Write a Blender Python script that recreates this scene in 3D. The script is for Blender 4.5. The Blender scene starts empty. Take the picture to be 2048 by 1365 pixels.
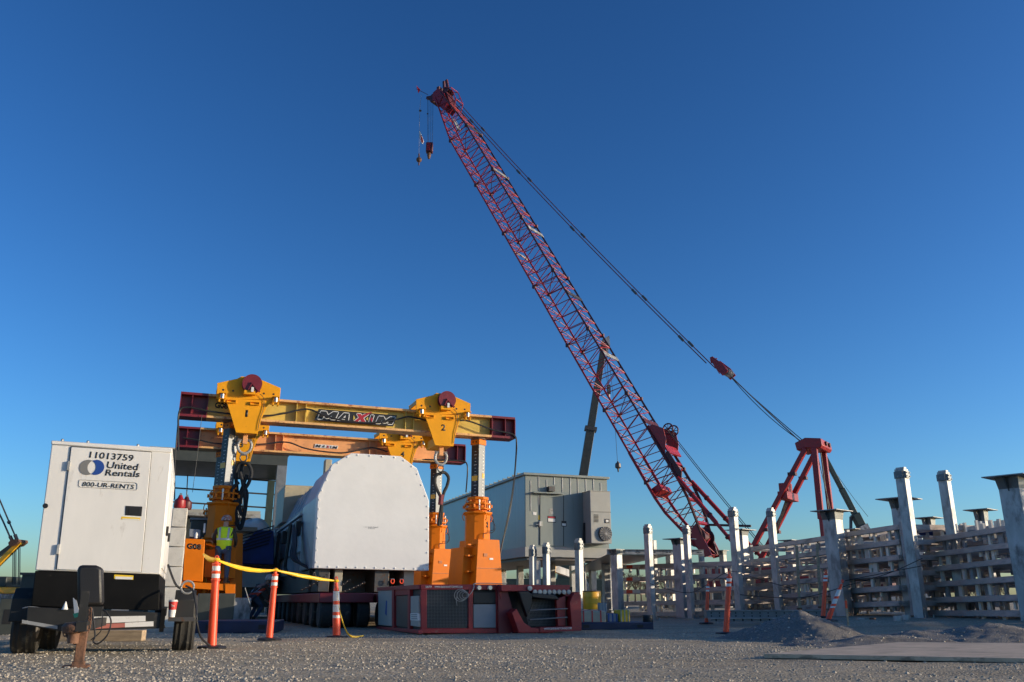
import bpy, math, random
from mathutils import Vector, Matrix, noise
import numpy as np
R = math.radians
S = bpy.context.scene
COL = S.collection
random.seed(7)
# ------------------------------------------------------------------ camera, sky, sun, exposure
FPX = 1678.0; PITCH = R(17.2); HC = 0.62
cam_d = bpy.data.cameras.new('camera'); cam = bpy.data.objects.new('camera', cam_d); COL.objects.link(cam)
cam.location = (0, 0, HC); cam.rotation_euler = (R(90) + PITCH, 0, 0)
cam_d.sensor_width = 36; cam_d.lens = FPX / 2048 * 36; cam_d.clip_start = 0.05; cam_d.clip_end = 9000
S.camera = cam
SUN_EL, SUN_AZ = R(9.5), R(-6.0)          # azimuth measured from +X, anticlockwise
W = bpy.data.worlds.new('World'); S.world = W; W.use_nodes = True
nt = W.node_tree; nt.nodes.clear()
sky = nt.nodes.new('ShaderNodeTexSky'); sky.sky_type = 'NISHITA'; sky.sun_disc = False
sky.sun_elevation = SUN_EL; sky.sun_rotation = R(90) - SUN_AZ
sky.altitude = 300; sky.air_density = 1.0; sky.dust_density = 1.0; sky.ozone_density = 4.0
bg = nt.nodes.new('ShaderNodeBackground'); bg.inputs['Strength'].default_value = 0.15
wo = nt.nodes.new('ShaderNodeOutputWorld')
hs_w = nt.nodes.new('ShaderNodeHueSaturation'); hs_w.inputs['Saturation'].default_value = 1.07; hs_w.inputs['Value'].default_value = .97
gm_w = nt.nodes.new('ShaderNodeGamma'); gm_w.inputs['Gamma'].default_value = 1.34
nt.links.new(sky.outputs[0], hs_w.inputs['Color']); nt.links.new(hs_w.outputs[0], gm_w.inputs['Color']); nt.links.new(gm_w.outputs[0], bg.inputs[0]); nt.links.new(bg.outputs[0], wo.inputs[0])
sd = bpy.data.lights.new('sun', 'SUN'); sun = bpy.data.objects.new('sun', sd); COL.objects.link(sun)
sd.energy = 5.0; sd.angle = R(0.5); sd.color = (1.0, 0.84, 0.62)
to_sun = Vector((math.cos(SUN_EL) * math.cos(SUN_AZ), math.cos(SUN_EL) * math.sin(SUN_AZ), math.sin(SUN_EL)))
sun.rotation_euler = to_sun.to_track_quat('Z', 'Y').to_euler()
S.view_settings.view_transform = 'Standard'; S.view_settings.look = 'None'
S.view_settings.exposure = 0.0; S.view_settings.gamma = 1.0

# ------------------------------------------------------------------ pixel -> ray helpers (photo pixels 2048 x 1365)
CT, ST = math.cos(PITCH), math.sin(PITCH)
def ray(px, py):
    a = (px - 1024) / FPX; b = -(py - 682.5) / FPX
    return Vector((a, CT - b * ST, ST + b * CT))
def P(px, py, Y):
    d = ray(px, py); return Vector((0, 0, HC)) + d * (Y / d.y)
def GP(px, py, z=0.0):
    d = ray(px, py); t = (z - HC) / d.z; return Vector((0, 0, HC)) + d * t
def XY(px, Y):                              # ground point below the horizon pixel column at distance Y
    p = P(px, 1202, Y); return (p.x, Y)

# ------------------------------------------------------------------ ground height
def sst(a, b, x):
    t = min(1, max(0, (x - a) / (b - a))); return t * t * (3 - 2 * t)
def gh(x, y):
    z = 0.16 * sst(6, 9, x) * sst(17, 22, y)
    if y < 60:
        z += 0.018 * noise.noise(Vector((x * .8, y * .8, 0)))
        z += 0.022 * noise.noise(Vector((x * .12, y * 2.1, 4))) * sst(0, 4, y)
        z += 0.012 * noise.noise(Vector((x * 2.3, y * 3.1, 9)))
    return z

# ------------------------------------------------------------------ mesh builder
class MB:
    def __init__(s): s.v = []; s.f = []; s.m = []; s.cur = 0
    def add(s, vs, fs):
        n = len(s.v); s.v += [tuple(p) for p in vs]
        for f in fs: s.f.append(tuple(i + n for i in f)); s.m.append(s.cur)
        return s
    def hexa(s, p):   # 4 bottom ccw, 4 top ccw
        return s.add(p, [(3, 2, 1, 0), (4, 5, 6, 7), (0, 1, 5, 4), (1, 2, 6, 5), (2, 3, 7, 6), (3, 0, 4, 7)])
    def box(s, x0, x1, y0, y1, z0, z1):
        return s.hexa([(x0, y0, z0), (x1, y0, z0), (x1, y1, z0), (x0, y1, z0), (x0, y0, z1), (x1, y0, z1), (x1, y1, z1), (x0, y1, z1)])
    def cbox(s, c, sx, sy, sz): return s.box(c[0] - sx / 2, c[0] + sx / 2, c[1] - sy / 2, c[1] + sy / 2, c[2] - sz / 2, c[2] + sz / 2)
    def fr(s, p, q, up=(0, 0, 1)):
        p = Vector(p); q = Vector(q); d = (q - p).normalized(); up = Vector(up)
        if abs(d.dot(up)) > .98: up = Vector((0, 1, 0)) if abs(d.y) < .9 else Vector((1, 0, 0))
        x = d.cross(up).normalized(); y = x.cross(d).normalized(); return p, q, x, y
    def bar(s, p, q, w, h, up=(0, 0, 1)):
        p, q, x, y = s.fr(p, q, up); a = x * (w / 2); b = y * (h / 2)
        return s.hexa([p - a - b, p + a - b, p + a + b, p - a + b, q - a - b, q + a - b, q + a + b, q - a + b])
    def tube(s, p, q, r, n=8, r2=None):
        p, q, x, y = s.fr(p, q); r2 = r if r2 is None else r2
        A = [p + (x * math.cos(2 * math.pi * i / n) + y * math.sin(2 * math.pi * i / n)) * r for i in range(n)]
        B = [q + (x * math.cos(2 * math.pi * i / n) + y * math.sin(2 * math.pi * i / n)) * r2 for i in range(n)]
        return s.add(A + B, [(i, (i + 1) % n, n + (i + 1) % n, n + i) for i in range(n)] + [tuple(range(n))[::-1], tuple(range(n, 2 * n))])
    def path(s, pts, r, n=6, closed=False):
        pts = [Vector(p) for p in pts]; k = len(pts); V = []; up = Vector((0.13, 0.21, .97)).normalized()
        for i, p in enumerate(pts):
            d = (pts[(i + 1) % k] - pts[i - 1]) if closed else (pts[min(i + 1, k - 1)] - pts[max(i - 1, 0)])
            d = d.normalized() if d.length > 1e-9 else Vector((0, 0, 1))
            x = d.cross(up)
            if x.length < .05: x = d.cross(Vector((1, 0, 0)))
            x.normalize(); y = x.cross(d).normalized(); rr = r[i] if isinstance(r, (list, tuple)) else r
            V += [p + (x * math.cos(2 * math.pi * j / n) + y * math.sin(2 * math.pi * j / n)) * rr for j in range(n)]
        F = []
        for i in range(k if closed else k - 1):
            a = i * n; b = ((i + 1) % k) * n
            F += [(a + j, a + (j + 1) % n, b + (j + 1) % n, b + j) for j in range(n)]
        if not closed: F += [tuple(range(n))[::-1], tuple(range((k - 1) * n, k * n))]
        return s.add(V, F)
    def ext(s, poly, vec):      # polygon (3D points) extruded by vec
        poly = [Vector(p) for p in poly]; vec = Vector(vec); n = len(poly)
        return s.add(poly + [p + vec for p in poly], [tuple(range(n)), tuple(range(n, 2 * n))[::-1]] + [(i, n + i, n + (i + 1) % n, (i + 1) % n) for i in range(n)])
    def prism(s, poly, y0, y1): return s.ext([(a, y0, b) for a, b in poly], (0, y1 - y0, 0))
    def lathe(s, prof, c=(0, 0, 0), n=16, ax='z'):
        V = []; c = Vector(c)
        for r, h in prof:
            for i in range(n):
                a = 2 * math.pi * i / n; u, v = r * math.cos(a), r * math.sin(a)
                V.append(c + (Vector((u, v, h)) if ax == 'z' else Vector((u, h, -v)) if ax == 'y' else Vector((h, u, v))))
        k = len(prof)
        F = [(j * n + i, j * n + (i + 1) % n, (j + 1) * n + (i + 1) % n, (j + 1) * n + i) for j in range(k - 1) for i in range(n)]
        F += [tuple(range(n))[::-1], tuple(range((k - 1) * n, k * n))]
        return s.add(V, F)
    def ball(s, c, rx, ry=None, rz=None, n=12, k=8):
        ry = ry or rx; rz = rz or rx; V = []; F = []
        for j in range(k + 1):
            t = math.pi * (j + .001) / (k + .002)
            for i in range(n):
                a = 2 * math.pi * i / n; V.append((c[0] + rx * math.sin(t) * math.cos(a), c[1] + ry * math.sin(t) * math.sin(a), c[2] - rz * math.cos(t)))
        F = [(j * n + i, j * n + (i + 1) % n, (j + 1) * n + (i + 1) % n, (j + 1) * n + i) for j in range(k) for i in range(n)]
        return s.add(V, F)
def mesh_of(name, mb, mats, smooth=35):
    me = bpy.data.meshes.new(name); me.from_pydata(mb.v, [], mb.f); me.validate(verbose=False)
    for m in (mats if isinstance(mats, (list, tuple)) else [mats]): me.materials.append(m)
    if len(me.polygons) == len(mb.m):
        me.polygons.foreach_set('material_index', mb.m)
    import bmesh as _b
    bm = _b.new(); bm.from_mesh(me); _b.ops.recalc_face_normals(bm, faces=bm.faces); bm.to_mesh(me); bm.free()
    if smooth:
        me.polygons.foreach_set('use_smooth', [True] * len(me.polygons)); me.set_sharp_from_angle(angle=R(smooth))
    me.update(); return me
def tag(o, label=None, cat=None, group=None, kind=None):
    if label: o['label'] = label
    if cat: o['category'] = cat
    if group: o['group'] = group
    if kind: o['kind'] = kind
    return o
def link(name, mb, mats, parent=None, smooth=35, bevel=0):
    o = bpy.data.objects.new(name, mesh_of(name, mb, mats, smooth)); COL.objects.link(o)
    if parent is not None: o.parent = parent
    if bevel:
        b = o.modifiers.new('bevel', 'BEVEL'); b.width = bevel; b.segments = 2; b.limit_method = 'ANGLE'; b.angle_limit = R(40)
    return o
AROT = R(20.4)
class T:
    """a thing: an Empty at its base; local x along B (to the side), y along A (away)"""
    def __init__(s, name, label, cat, loc, rot=AROT, group=None, kind='thing'):
        s.e = bpy.data.objects.new(name, None); COL.objects.link(s.e); s.e.empty_display_size = .1
        s.e.location = loc; s.e.rotation_euler = (0, 0, rot); tag(s.e, label, cat, group, kind)
        s.M = Matrix.Translation(Vector(loc)) @ Matrix.Rotation(rot, 4, 'Z'); s.I = s.M.inverted()
        s.o = s.I @ Vector((0, 0, HC)); s.R3 = s.I.to_3x3()
    def L(s, w): return s.I @ Vector(w)
    def Bp(s, px, py, v=0.0):
        d = s.R3 @ ray(px, py); return s.o + d * ((v - s.o.y) / d.y)
    def Ap(s, px, py, u=0.0):
        d = s.R3 @ ray(px, py); return s.o + d * ((u - s.o.x) / d.x)
    def Yp(s, px, py, Y): return s.L(P(px, py, Y))
    def part(s, name, mb, mats, parent=None, label=None, bevel=0, smooth=35, kind=None):
        o = link(name, mb, mats, parent if parent is not None else s.e, smooth, bevel)
        if label: o['label'] = label
        if kind: o['kind'] = kind
        return o
def Tpx(name, label, cat, px, Y, rot=AROT, z=0, group=None):
    x, y = XY(px, Y); return T(name, label, cat, (x, y, z), rot, group)
def copy_tree(o, parent=None):
    c = o.copy(); COL.objects.link(c); c.parent = parent
    for ch in list(o.children): copy_tree(ch, c)
    return c
def text(t, s, TL, TR, BL, v, m, name='lettering', parent=None, bold=.02, back=False, thick=.002, wadj=None):
    """lettering whose bounding box has the corners TL, TR, BL (photo pixels on the local plane y = v, or local points)"""
    q = [c if len(c) == 3 else t.Bp(c[0], c[1], v) for c in (TL, TR, BL)]
    q = [Vector(c) for c in q]
    cu = bpy.data.curves.new('t', 'FONT'); cu.body = s; cu.offset = bold; cu.resolution_u = 3
    tmp = bpy.data.objects.new('t', cu)
    me = bpy.data.meshes.new_from_object(tmp); bpy.data.objects.remove(tmp); bpy.data.curves.remove(cu)
    n = len(me.vertices); co = np.empty(n * 3); me.vertices.foreach_get('co', co); co = co.reshape(-1, 3)
    mn = co.min(0); mx = co.max(0); a = (co[:, 0] - mn[0]) / (mx[0] - mn[0]); b = (mx[1] - co[:, 1]) / (mx[1] - mn[1])
    q0, q1, q2 = [np.array(c) for c in q]
    out = q0 + a[:, None] * (q1 - q0) + b[:, None] * (q2 - q0)
    me.vertices.foreach_set('co', out.ravel()); me.materials.append(m); me.update()
    o = bpy.data.objects.new(name, me); COL.objects.link(o); o.parent = parent if parent is not None else t.e
    so = o.modifiers.new('thick', 'SOLIDIFY'); so.thickness = thick; so.offset = 0
    return o
def catenary(p, q, sag, n=12):
    p = Vector(p); q = Vector(q)
    return [p.lerp(q, i / n) - Vector((0, 0, 4 * sag * (i / n) * (1 - i / n))) for i in range(n + 1)]
def spl(pts, k=6):
    pts = [Vector(p) for p in pts]; out = []
    for i in range(len(pts) - 1):
        a, b, c, d = pts[max(i - 1, 0)], pts[i], pts[i + 1], pts[min(i + 2, len(pts) - 1)]
        for j in range(k):
            t = j / k; out.append(.5 * ((2 * b) + (c - a) * t + (2 * a - 5 * b + 4 * c - d) * t * t + (3 * b - a - 3 * c + d) * t ** 3))
    return out + [pts[-1]]

# ------------------------------------------------------------------ materials
def mat(name, rgb, rough=.5, metal=0.0, var=.12, scale=2.5, bump=0.0, bscale=40, wear=None, wamt=.35, wscale=9, spec=.5, stretch=(1, 1, 1), emit=None):
    m = bpy.data.materials.new(name); m.use_nodes = True; n = m.node_tree.nodes; l = m.node_tree.links
    b = n['Principled BSDF']; tc = n.new('ShaderNodeTexCoord'); mp = n.new('ShaderNodeMapping'); mp.inputs['Scale'].default_value = stretch
    l.new(tc.outputs['Object'], mp.inputs[0])
    nz = n.new('ShaderNodeTexNoise'); nz.inputs['Scale'].default_value = scale; nz.inputs['Detail'].default_value = 6; nz.inputs['Roughness'].default_value = .62
    l.new(mp.outputs[0], nz.inputs['Vector'])
    cr = n.new('ShaderNodeValToRGB'); cr.color_ramp.elements[0].position = .32; cr.color_ramp.elements[1].position = .68
    cr.color_ramp.elements[0].color = tuple(c * (1 - var) for c in rgb) + (1,); cr.color_ramp.elements[1].color = tuple(min(1, c * (1 + var)) for c in rgb) + (1,)
    l.new(nz.outputs['Fac'], cr.inputs[0]); out = cr.outputs[0]
    rv = n.new('ShaderNodeMapRange'); rv.inputs['To Min'].default_value = max(.03, rough - .09); rv.inputs['To Max'].default_value = min(1, rough + .12)
    l.new(nz.outputs['Fac'], rv.inputs['Value']); l.new(rv.outputs[0], b.inputs['Roughness'])
    if wear:
        nw = n.new('ShaderNodeTexNoise'); nw.inputs['Scale'].default_value = wscale; nw.inputs['Detail'].default_value = 9; nw.inputs['Roughness'].default_value = .7
        l.new(mp.outputs[0], nw.inputs['Vector'])
        wr = n.new('ShaderNodeMapRange'); wr.inputs['From Min'].default_value = .72 - wamt * .45; wr.inputs['From Max'].default_value = .80 - wamt * .35
        l.new(nw.outputs['Fac'], wr.inputs['Value'])
        mx = n.new('ShaderNodeMix'); mx.data_type = 'RGBA'; l.new(wr.outputs[0], mx.inputs['Factor']); l.new(out, mx.inputs[6]); mx.inputs[7].default_value = tuple(wear) + (1,)
        out = mx.outputs[2]
    l.new(out, b.inputs['Base Color']); b.inputs['Metallic'].default_value = metal; b.inputs['Specular IOR Level'].default_value = spec
    if bump:
        nb = n.new('ShaderNodeTexNoise'); nb.inputs['Scale'].default_value = bscale; nb.inputs['Detail'].default_value = 4; l.new(mp.outputs[0], nb.inputs['Vector'])
        bp = n.new('ShaderNodeBump'); bp.inputs['Strength'].default_value = bump; bp.inputs['Distance'].default_value = .02
        l.new(nb.outputs['Fac'], bp.inputs['Height']); l.new(bp.outputs[0], b.inputs['Normal'])
    if emit: b.inputs['Emission Color'].default_value = tuple(emit) + (1,); b.inputs['Emission Strength'].default_value = .3
    return m
RUST = (.16, .07, .03)
M = dict(
 white=mat('white_paint', (.72, .70, .66), .38, var=.05, wear=(.48, .44, .38), wamt=.28, wscale=4, stretch=(1, 1, .3), bump=.05, bscale=3),
 black=mat('black_paint', (.007, .007, .007), .6, var=.3, wear=(.04, .036, .03), wamt=.2, wscale=14, spec=.12),
 blackplastic=mat('black_plastic', (.014, .013, .013), .45, var=.15, bump=.2, bscale=120),
 rubber=mat('rubber', (.030, .028, .025), .85, var=.25, wear=(.11, .10, .08), wamt=.38, wscale=6, bump=.3),
 hose=mat('hose_rubber', (.018, .018, .02), .55, var=.2),
 galv=mat('galvanised_steel', (.46, .455, .43), .5, .3, var=.2, scale=5, wear=(.25, .245, .23), wamt=.55, wscale=3, stretch=(1, 1, .4)),
 postgrey=mat('scuffed_post_steel', (.17, .18, .19), .5, .3, var=.15, scale=4, wear=(.3, .3, .3), wamt=.25, wscale=5),
 galvd=mat('dull_galvanised_steel', (.34, .34, .33), .55, .35, var=.22, scale=4, wear=(.22, .20, .18), wamt=.5, wscale=2.4),
 bracket=mat('dark_bracket_steel', (.13, .14, .145), .45, .5, var=.2, wear=(.35, .34, .32), wamt=.3),
 stain=mat('stained_steel', (.42, .41, .40), .5, .3, var=.25, scale=2.5, wear=(.14, .125, .12), wamt=.55, wscale=1.4, stretch=(1, 1, .45)),
 alu=mat('aluminium', (.50, .42, .37), .5, .3, var=.22, scale=3, wear=(.26, .23, .21), wamt=.4, wscale=2, stretch=(.5, 1, 3)),
 stud=mat('sun_tinted_aluminium', (.80, .73, .62), .4, .2, var=.12, scale=4),  # warm sunlight on the studs is put into this colour
 orange=mat('orange_paint', (.70, .17, .004), .5, var=.07, spec=.2, wear=(.50, .15, .02), wamt=.22, wscale=5),
 orangedirty=mat('dirty_orange_paint', (.42, .12, .02), .5, var=.25, wear=(.08, .04, .025), wamt=.4, wscale=4),
 yell=mat('amber_yellow_paint', (.80, .34, .008), .45, var=.07, spec=.25, wear=(.45, .20, .02), wamt=.18, wscale=4),
 beamy=mat('faded_yellow_paint', (.66, .46, .09), .45, var=.12, wear=(.36, .20, .06), wamt=.25, wscale=3),
 beamo=mat('faded_salmon_paint', (.78, .36, .14), .5, var=.12, wear=(.42, .16, .07), wamt=.3, wscale=3),
 beamtop=mat('scuffed_flange_paint', (.75, .42, .16), .5, var=.2, wear=(.30, .09, .05), wamt=.45, wscale=5),
 maroon=mat('maroon_paint', (.17, .014, .022), .42, var=.15, wear=(.09, .02, .02), wamt=.25),
 red=mat('crane_red_paint', (.29, .011, .014), .42, var=.12, wear=(.16, .02, .02), wamt=.2, wscale=2),
 redd=mat('dark_crane_red_paint', (.075, .008, .010), .5, var=.2, wear=(.06, .012, .012), wamt=.3, wscale=2),
 spred=mat('transporter_red_paint', (.27, .018, .022), .45, var=.14, wear=(.24, .09, .07), wamt=.3, wscale=5),
 grey=mat('grey_panel', (.22, .24, .27), .45, var=.08, wear=(.2, .2, .2), wamt=.2),
 blk=mat('deep_black', (.008, .008, .009), .6, var=.2),
 rope=mat('wire_rope', (.05, .048, .045), .5, .3, var=.2),
 sling=mat('black_sling', (.02, .02, .02), .75, var=.3, bump=.4),
 steel=mat('bare_steel', (.40, .38, .36), .35, .8, var=.15, wear=RUST, wamt=.3),
 darksteel=mat('dark_steel', (.10, .095, .09), .45, .6, var=.2, wear=RUST, wamt=.4),
 rust=mat('rusty_steel', (.17, .085, .05), .75, .15, var=.35, wear=(.06, .035, .025), wamt=.5, bump=.4),
 wood=mat('weathered_timber', (.42, .31, .20), .8, var=.25, scale=3, stretch=(1, 8, 8), bump=.3, wear=(.22, .15, .09), wamt=.3),
 wood2=mat('trampled_plywood', (.56, .42, .29), .85, var=.2, scale=2, stretch=(1, 5, 5), bump=.25, wear=(.26, .20, .14), wamt=.45, wscale=2.5),
 tarp=mat('white_tarpaulin', (.72, .66, .56), .45, var=.08, bump=.8, bscale=3),
 wrap=mat('white_shrink_wrap', (.76, .745, .715), .42, var=.05, scale=.9, bump=.5, bscale=1.7, wear=(.60, .57, .52), wamt=.18, wscale=2),
 silver=mat('silver_foil_wrap', (.36, .40, .46), .35, .35, var=.14, bump=.7, bscale=4),
 roofwrap=mat('dark_silver_wrap', (.20, .225, .265), .4, .3, var=.18, bump=.7, bscale=2.5),
 genbody=mat('pale_blue_grey_paint', (.40, .46, .50), .45, var=.1, wear=(.25, .28, .30), wamt=.25, wscale=1.5),
 tan=mat('tan_paint', (.40, .36, .27), .5, var=.1),
 bluet=mat('blue_tarpaulin', (.012, .035, .17), .5, var=.25, bump=.6, bscale=4),
 blueb=mat('navy_painted_steel', (.010, .018, .055), .5, var=.3, wear=(.03, .03, .035), wamt=.3),
 conc=mat('concrete', (.58, .54, .47), .85, var=.15, bump=.3, wear=(.22, .2, .18), wamt=.3),
 house=mat('grey_green_sheet', (.225, .25, .228), .42, var=.1, scale=1.2, stretch=(1, 1, .25), wear=(.17, .18, .16), wamt=.3, wscale=1.5),
 houseside=mat('ribbed_grey_sheet', (.24, .27, .28), .32, .25, var=.08, scale=1),
 acgrey=mat('air_unit_grey', (.33, .325, .295), .5, var=.06),
 dgreen=mat('dark_green_paint', (.028, .045, .038), .4, var=.2),
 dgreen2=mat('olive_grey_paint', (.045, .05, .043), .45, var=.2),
 corange=mat('safety_orange_plastic', (.88, .085, .025), .42, var=.06, wear=(.5, .06, .03), wamt=.2, wscale=12),
 refl=mat('reflective_white_sheeting', (.72, .70, .66), .35, var=.06, wear=(.4, .36, .32), wamt=.3, wscale=18),
 tapey=mat('yellow_caution_tape', (.90, .55, .03), .4, var=.06),
 tapered=mat('faded_red_tape', (.42, .14, .11), .5, var=.2),
 sticky=mat('yellow_label', (.75, .50, .02), .5, var=.05),
 stickw=mat('white_label', (.70, .69, .66), .5, var=.05),
 ink=mat('black_ink', (.012, .012, .013), .5, var=.05),
 inkg=mat('grey_ink', (.17, .17, .165), .5, var=.05),
 inkb=mat('blue_ink', (.012, .055, .26), .5, var=.05),
 inkr=mat('red_ink', (.36, .015, .03), .5, var=.05),
 gold=mat('gold_ink', (.55, .40, .08), .5),
 hivis=mat('hi_vis_yellow_cloth', (.72, .98, .02), .7, var=.08, bump=.5, bscale=14),
 hivio=mat('hi_vis_orange_cloth', (.70, .07, .03), .7, var=.08, bump=.5, bscale=14),
 stripe=mat('silver_reflective_stripe', (.5, .5, .5), .35, .4),
 jeans=mat('denim', (.055, .085, .14), .85, var=.25, bump=.5, bscale=30),
 hoodie=mat('brown_grey_hoodie', (.07, .055, .045), .9, var=.2, bump=.4),
 skin=mat('skin', (.48, .27, .19), .55, var=.06),
 helmet=mat('hard_hat', (.30, .10, .07), .3, var=.5, scale=22, wear=(.6, .55, .45), wamt=.5, wscale=25),
 boot=mat('boot_leather', (.10, .06, .035), .8, var=.2),
 glass=mat('lamp_glass', (.75, .75, .72), .12, .3, var=.05),
 green=mat('green_paper', (.02, .22, .16), .6), redp=mat('red_paper', (.62, .04, .035), .5, var=.05),
 flagr=mat('flag_cloth_red', (.50, .02, .03), .8), flagw=mat('flag_cloth_white', (.75, .72, .7), .8),
 bark=mat('bare_twigs', (.10, .075, .055), .9, var=.2),
 olive=mat('dusty_fender_black', (.014, .014, .013), .6, var=.3, wear=(.05, .045, .04), wamt=.3, wscale=7),
 ystrip=mat('amber_machine_paint', (.85, .42, .02), .4, var=.1),
)
# gravel ground
def gravel_mat(name, base, sc=34, bumpd=.03):
    m = bpy.data.materials.new(name); m.use_nodes = True; n = m.node_tree.nodes; l = m.node_tree.links; b = n['Principled BSDF']
    tc = n.new('ShaderNodeTexCoord')
    vo = n.new('ShaderNodeTexVoronoi'); vo.inputs['Scale'].default_value = sc; vo.inputs['Randomness'].default_value = 1
    l.new(tc.outputs['Object'], vo.inputs['Vector'])
    vs = n.new('ShaderNodeTexVoronoi'); vs.inputs['Scale'].default_value = sc * 2.7; l.new(tc.outputs['Object'], vs.inputs['Vector'])
    big = n.new('ShaderNodeTexNoise'); big.inputs['Scale'].default_value = .55; big.inputs['Detail'].default_value = 7; l.new(tc.outputs['Object'], big.inputs['Vector'])
    hs = n.new('ShaderNodeSeparateColor'); l.new(vo.outputs['Color'], hs.inputs[0])
    cr = n.new('ShaderNodeValToRGB'); e = cr.color_ramp.elements
    e[0].position = 0; e[0].color = tuple(c * .55 for c in base) + (1,); e[1].position = 1; e[1].color = tuple(min(1, c * 1.55) for c in base) + (1,)
    k = e.new(.5); k.color = tuple(base) + (1,); k = e.new(.8); k.color = (base[0] * 1.15, base[1] * 1.02, base[2] * .85, 1)
    l.new(hs.outputs[0], cr.inputs[0])
    mx = n.new('ShaderNodeMix'); mx.data_type = 'RGBA'
    mr = n.new('ShaderNodeMapRange'); mr.inputs['From Min'].default_value = .42; mr.inputs['From Max'].default_value = .62; mr.inputs['To Max'].default_value = .7
    l.new(big.outputs['Fac'], mr.inputs['Value']); l.new(mr.outputs[0], mx.inputs['Factor']); l.new(cr.outputs[0], mx.inputs[6])
    mx.inputs[7].default_value = (base[0] * .85, base[1] * .82, base[2] * .76, 1)
    mp = n.new('ShaderNodeMapping'); mp.inputs['Scale'].default_value = (.16, 1.1, 1); l.new(tc.outputs['Object'], mp.inputs[0])
    ln = n.new('ShaderNodeTexNoise'); ln.inputs['Scale'].default_value = 1.3; ln.inputs['Detail'].default_value = 4; l.new(mp.outputs[0], ln.inputs['Vector'])
    lr = n.new('ShaderNodeMapRange'); lr.inputs['From Min'].default_value = .5; lr.inputs['From Max'].default_value = .68; lr.inputs['To Max'].default_value = .75; l.new(ln.outputs['Fac'], lr.inputs['Value'])
    m2 = n.new('ShaderNodeMix'); m2.data_type = 'RGBA'; l.new(lr.outputs[0], m2.inputs['Factor']); l.new(mx.outputs[2], m2.inputs[6]); m2.inputs[7].default_value = (base[0] * .62, base[1] * .60, base[2] * .58, 1)
    l.new(m2.outputs[2], b.inputs['Base Color']); b.inputs['Roughness'].default_value = .9; b.inputs['Specular IOR Level'].default_value = .25
    ad = n.new('ShaderNodeMath'); ad.operation = 'MULTIPLY_ADD'; ad.inputs[1].default_value = .45
    l.new(vs.outputs['Distance'], ad.inputs[0]); l.new(vo.outputs['Distance'], ad.inputs[2])
    bp = n.new('ShaderNodeBump'); bp.inputs['Strength'].default_value = .9; bp.inputs['Distance'].default_value = bumpd; bp.invert = True
    l.new(ad.outputs[0], bp.inputs['Height']); l.new(bp.outputs[0], b.inputs['Normal'])
    return m
M['ground'] = gravel_mat('crushed_stone_ground', (.47, .40, .295))
M['mound'] = gravel_mat('fine_gravel', (.25, .235, .22), 55, .02)
M['stone'] = mat('loose_stone', (.38, .33, .26), .85, var=.45, scale=9, bump=.3, bscale=60)

# ------------------------------------------------------------------ ground (one sheet to the horizon)
xs = list(np.concatenate([-np.geomspace(3500, 16, 26), np.arange(-15.5, 34, .18), np.geomspace(34.5, 3500, 26)]))
ys = list(np.concatenate([[-300, -60, -15, -4, 0], np.arange(2, 30, .13), np.arange(30, 50, .5), np.geomspace(51, 4000, 34)]))
nx, ny = len(xs), len(ys)
gv = [(x, y, gh(x, y)) for y in ys for x in xs]
g = MB(); g.v = gv; g.f = [(j * nx + i, j * nx + i + 1, (j + 1) * nx + i + 1, (j + 1) * nx + i) for j in range(ny - 1) for i in range(nx - 1)]; g.m = [0] * len(g.f)
go = link('ground', g, M['ground'], smooth=180); tag(go, kind='structure')
# loose stones: angular chips sitting on the sheet, denser towards the camera
rng = np.random.default_rng(3)
st = MB(); base = [(1, 0, -.3), (-.2, .95, -.25), (-.85, -.1, -.3), (.1, -.9, -.3), (.45, .4, .45), (-.45, .2, .5), (-.1, -.5, .42)]
fc = [(0, 1, 4), (1, 5, 4), (1, 2, 5), (2, 6, 5), (2, 3, 6), (3, 0, 6), (0, 4, 6), (4, 5, 6), (3, 2, 1, 0)]
for i in range(40000):
    Y = 6.0 + 12.5 * rng.random() ** 1.5; x = (rng.random() * 2 - 1) * .64 * Y
    r = .005 + .019 * rng.random() ** 2.6; a = rng.random() * 6.28; c, s_ = math.cos(a) * r, math.sin(a) * r
    if noise.noise(Vector((x * .16, Y * .8, 2.5))) > .12 and rng.random() < .8: continue
    z = gh(x, Y) + r * .12; hz = r * (.6 + .5 * rng.random()); j = rng.random(7) * .5 + .75
    st.add([(x + (p[0] * c - p[1] * s_) * j[k], Y + (p[0] * s_ + p[1] * c) * j[k], z + p[2] * hz) for k, p in enumerate(base)], fc)
STONES = (st, base, fc)
# ------------------------------------------------------------------ trailer generator
g0 = Tpx('trailer_generator', 'white enclosed generator with black base on a two wheeled trailer, 11013759 on its door', 'generator', 72, 10.45)
LEN = 3.1
def q(t, pts, v): return [(p.x, p.z) for p in (t.Bp(a, b, v) for a, b in pts)]
mb = MB(); mb.prism(q(g0, [(103, 889), (343, 905), (320, 1149), (70, 1141)], 0), 0, LEN); body = g0.part('enclosure', mb, M['white'], bevel=.012)
mb = MB(); mb.prism(q(g0, [(102.5, 881), (345, 897), (344, 906), (102, 889)], -.012), -.012, LEN + .02); roof = g0.part('roof', mb, M['white'], bevel=.01)
for (a, b) in ((125, 880.5), (176, 884), (276, 891)):
    p = g0.Bp(a, b, .1); g0.part('roof_bolt', MB().lathe([(.02, 0), (.02, .02), (.01, .03)], (p.x, p.y, p.z - .015), 8), M['steel'], roof)
mb = MB(); mb.prism(q(g0, [(70, 1142), (320, 1150), (318, 1222), (62, 1213)], .01), .01, LEN); base_ = g0.part('base_tank', mb, M['black'], bevel=.01)
D = [(142.5, 894), (302.7, 905), (282, 1145), (113, 1139.5)]
mb = MB(); mb.prism(q(g0, D, -.016), -.016, .01); door = g0.part('door', mb, M['white'], bevel=.006)
mb = MB()
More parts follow.
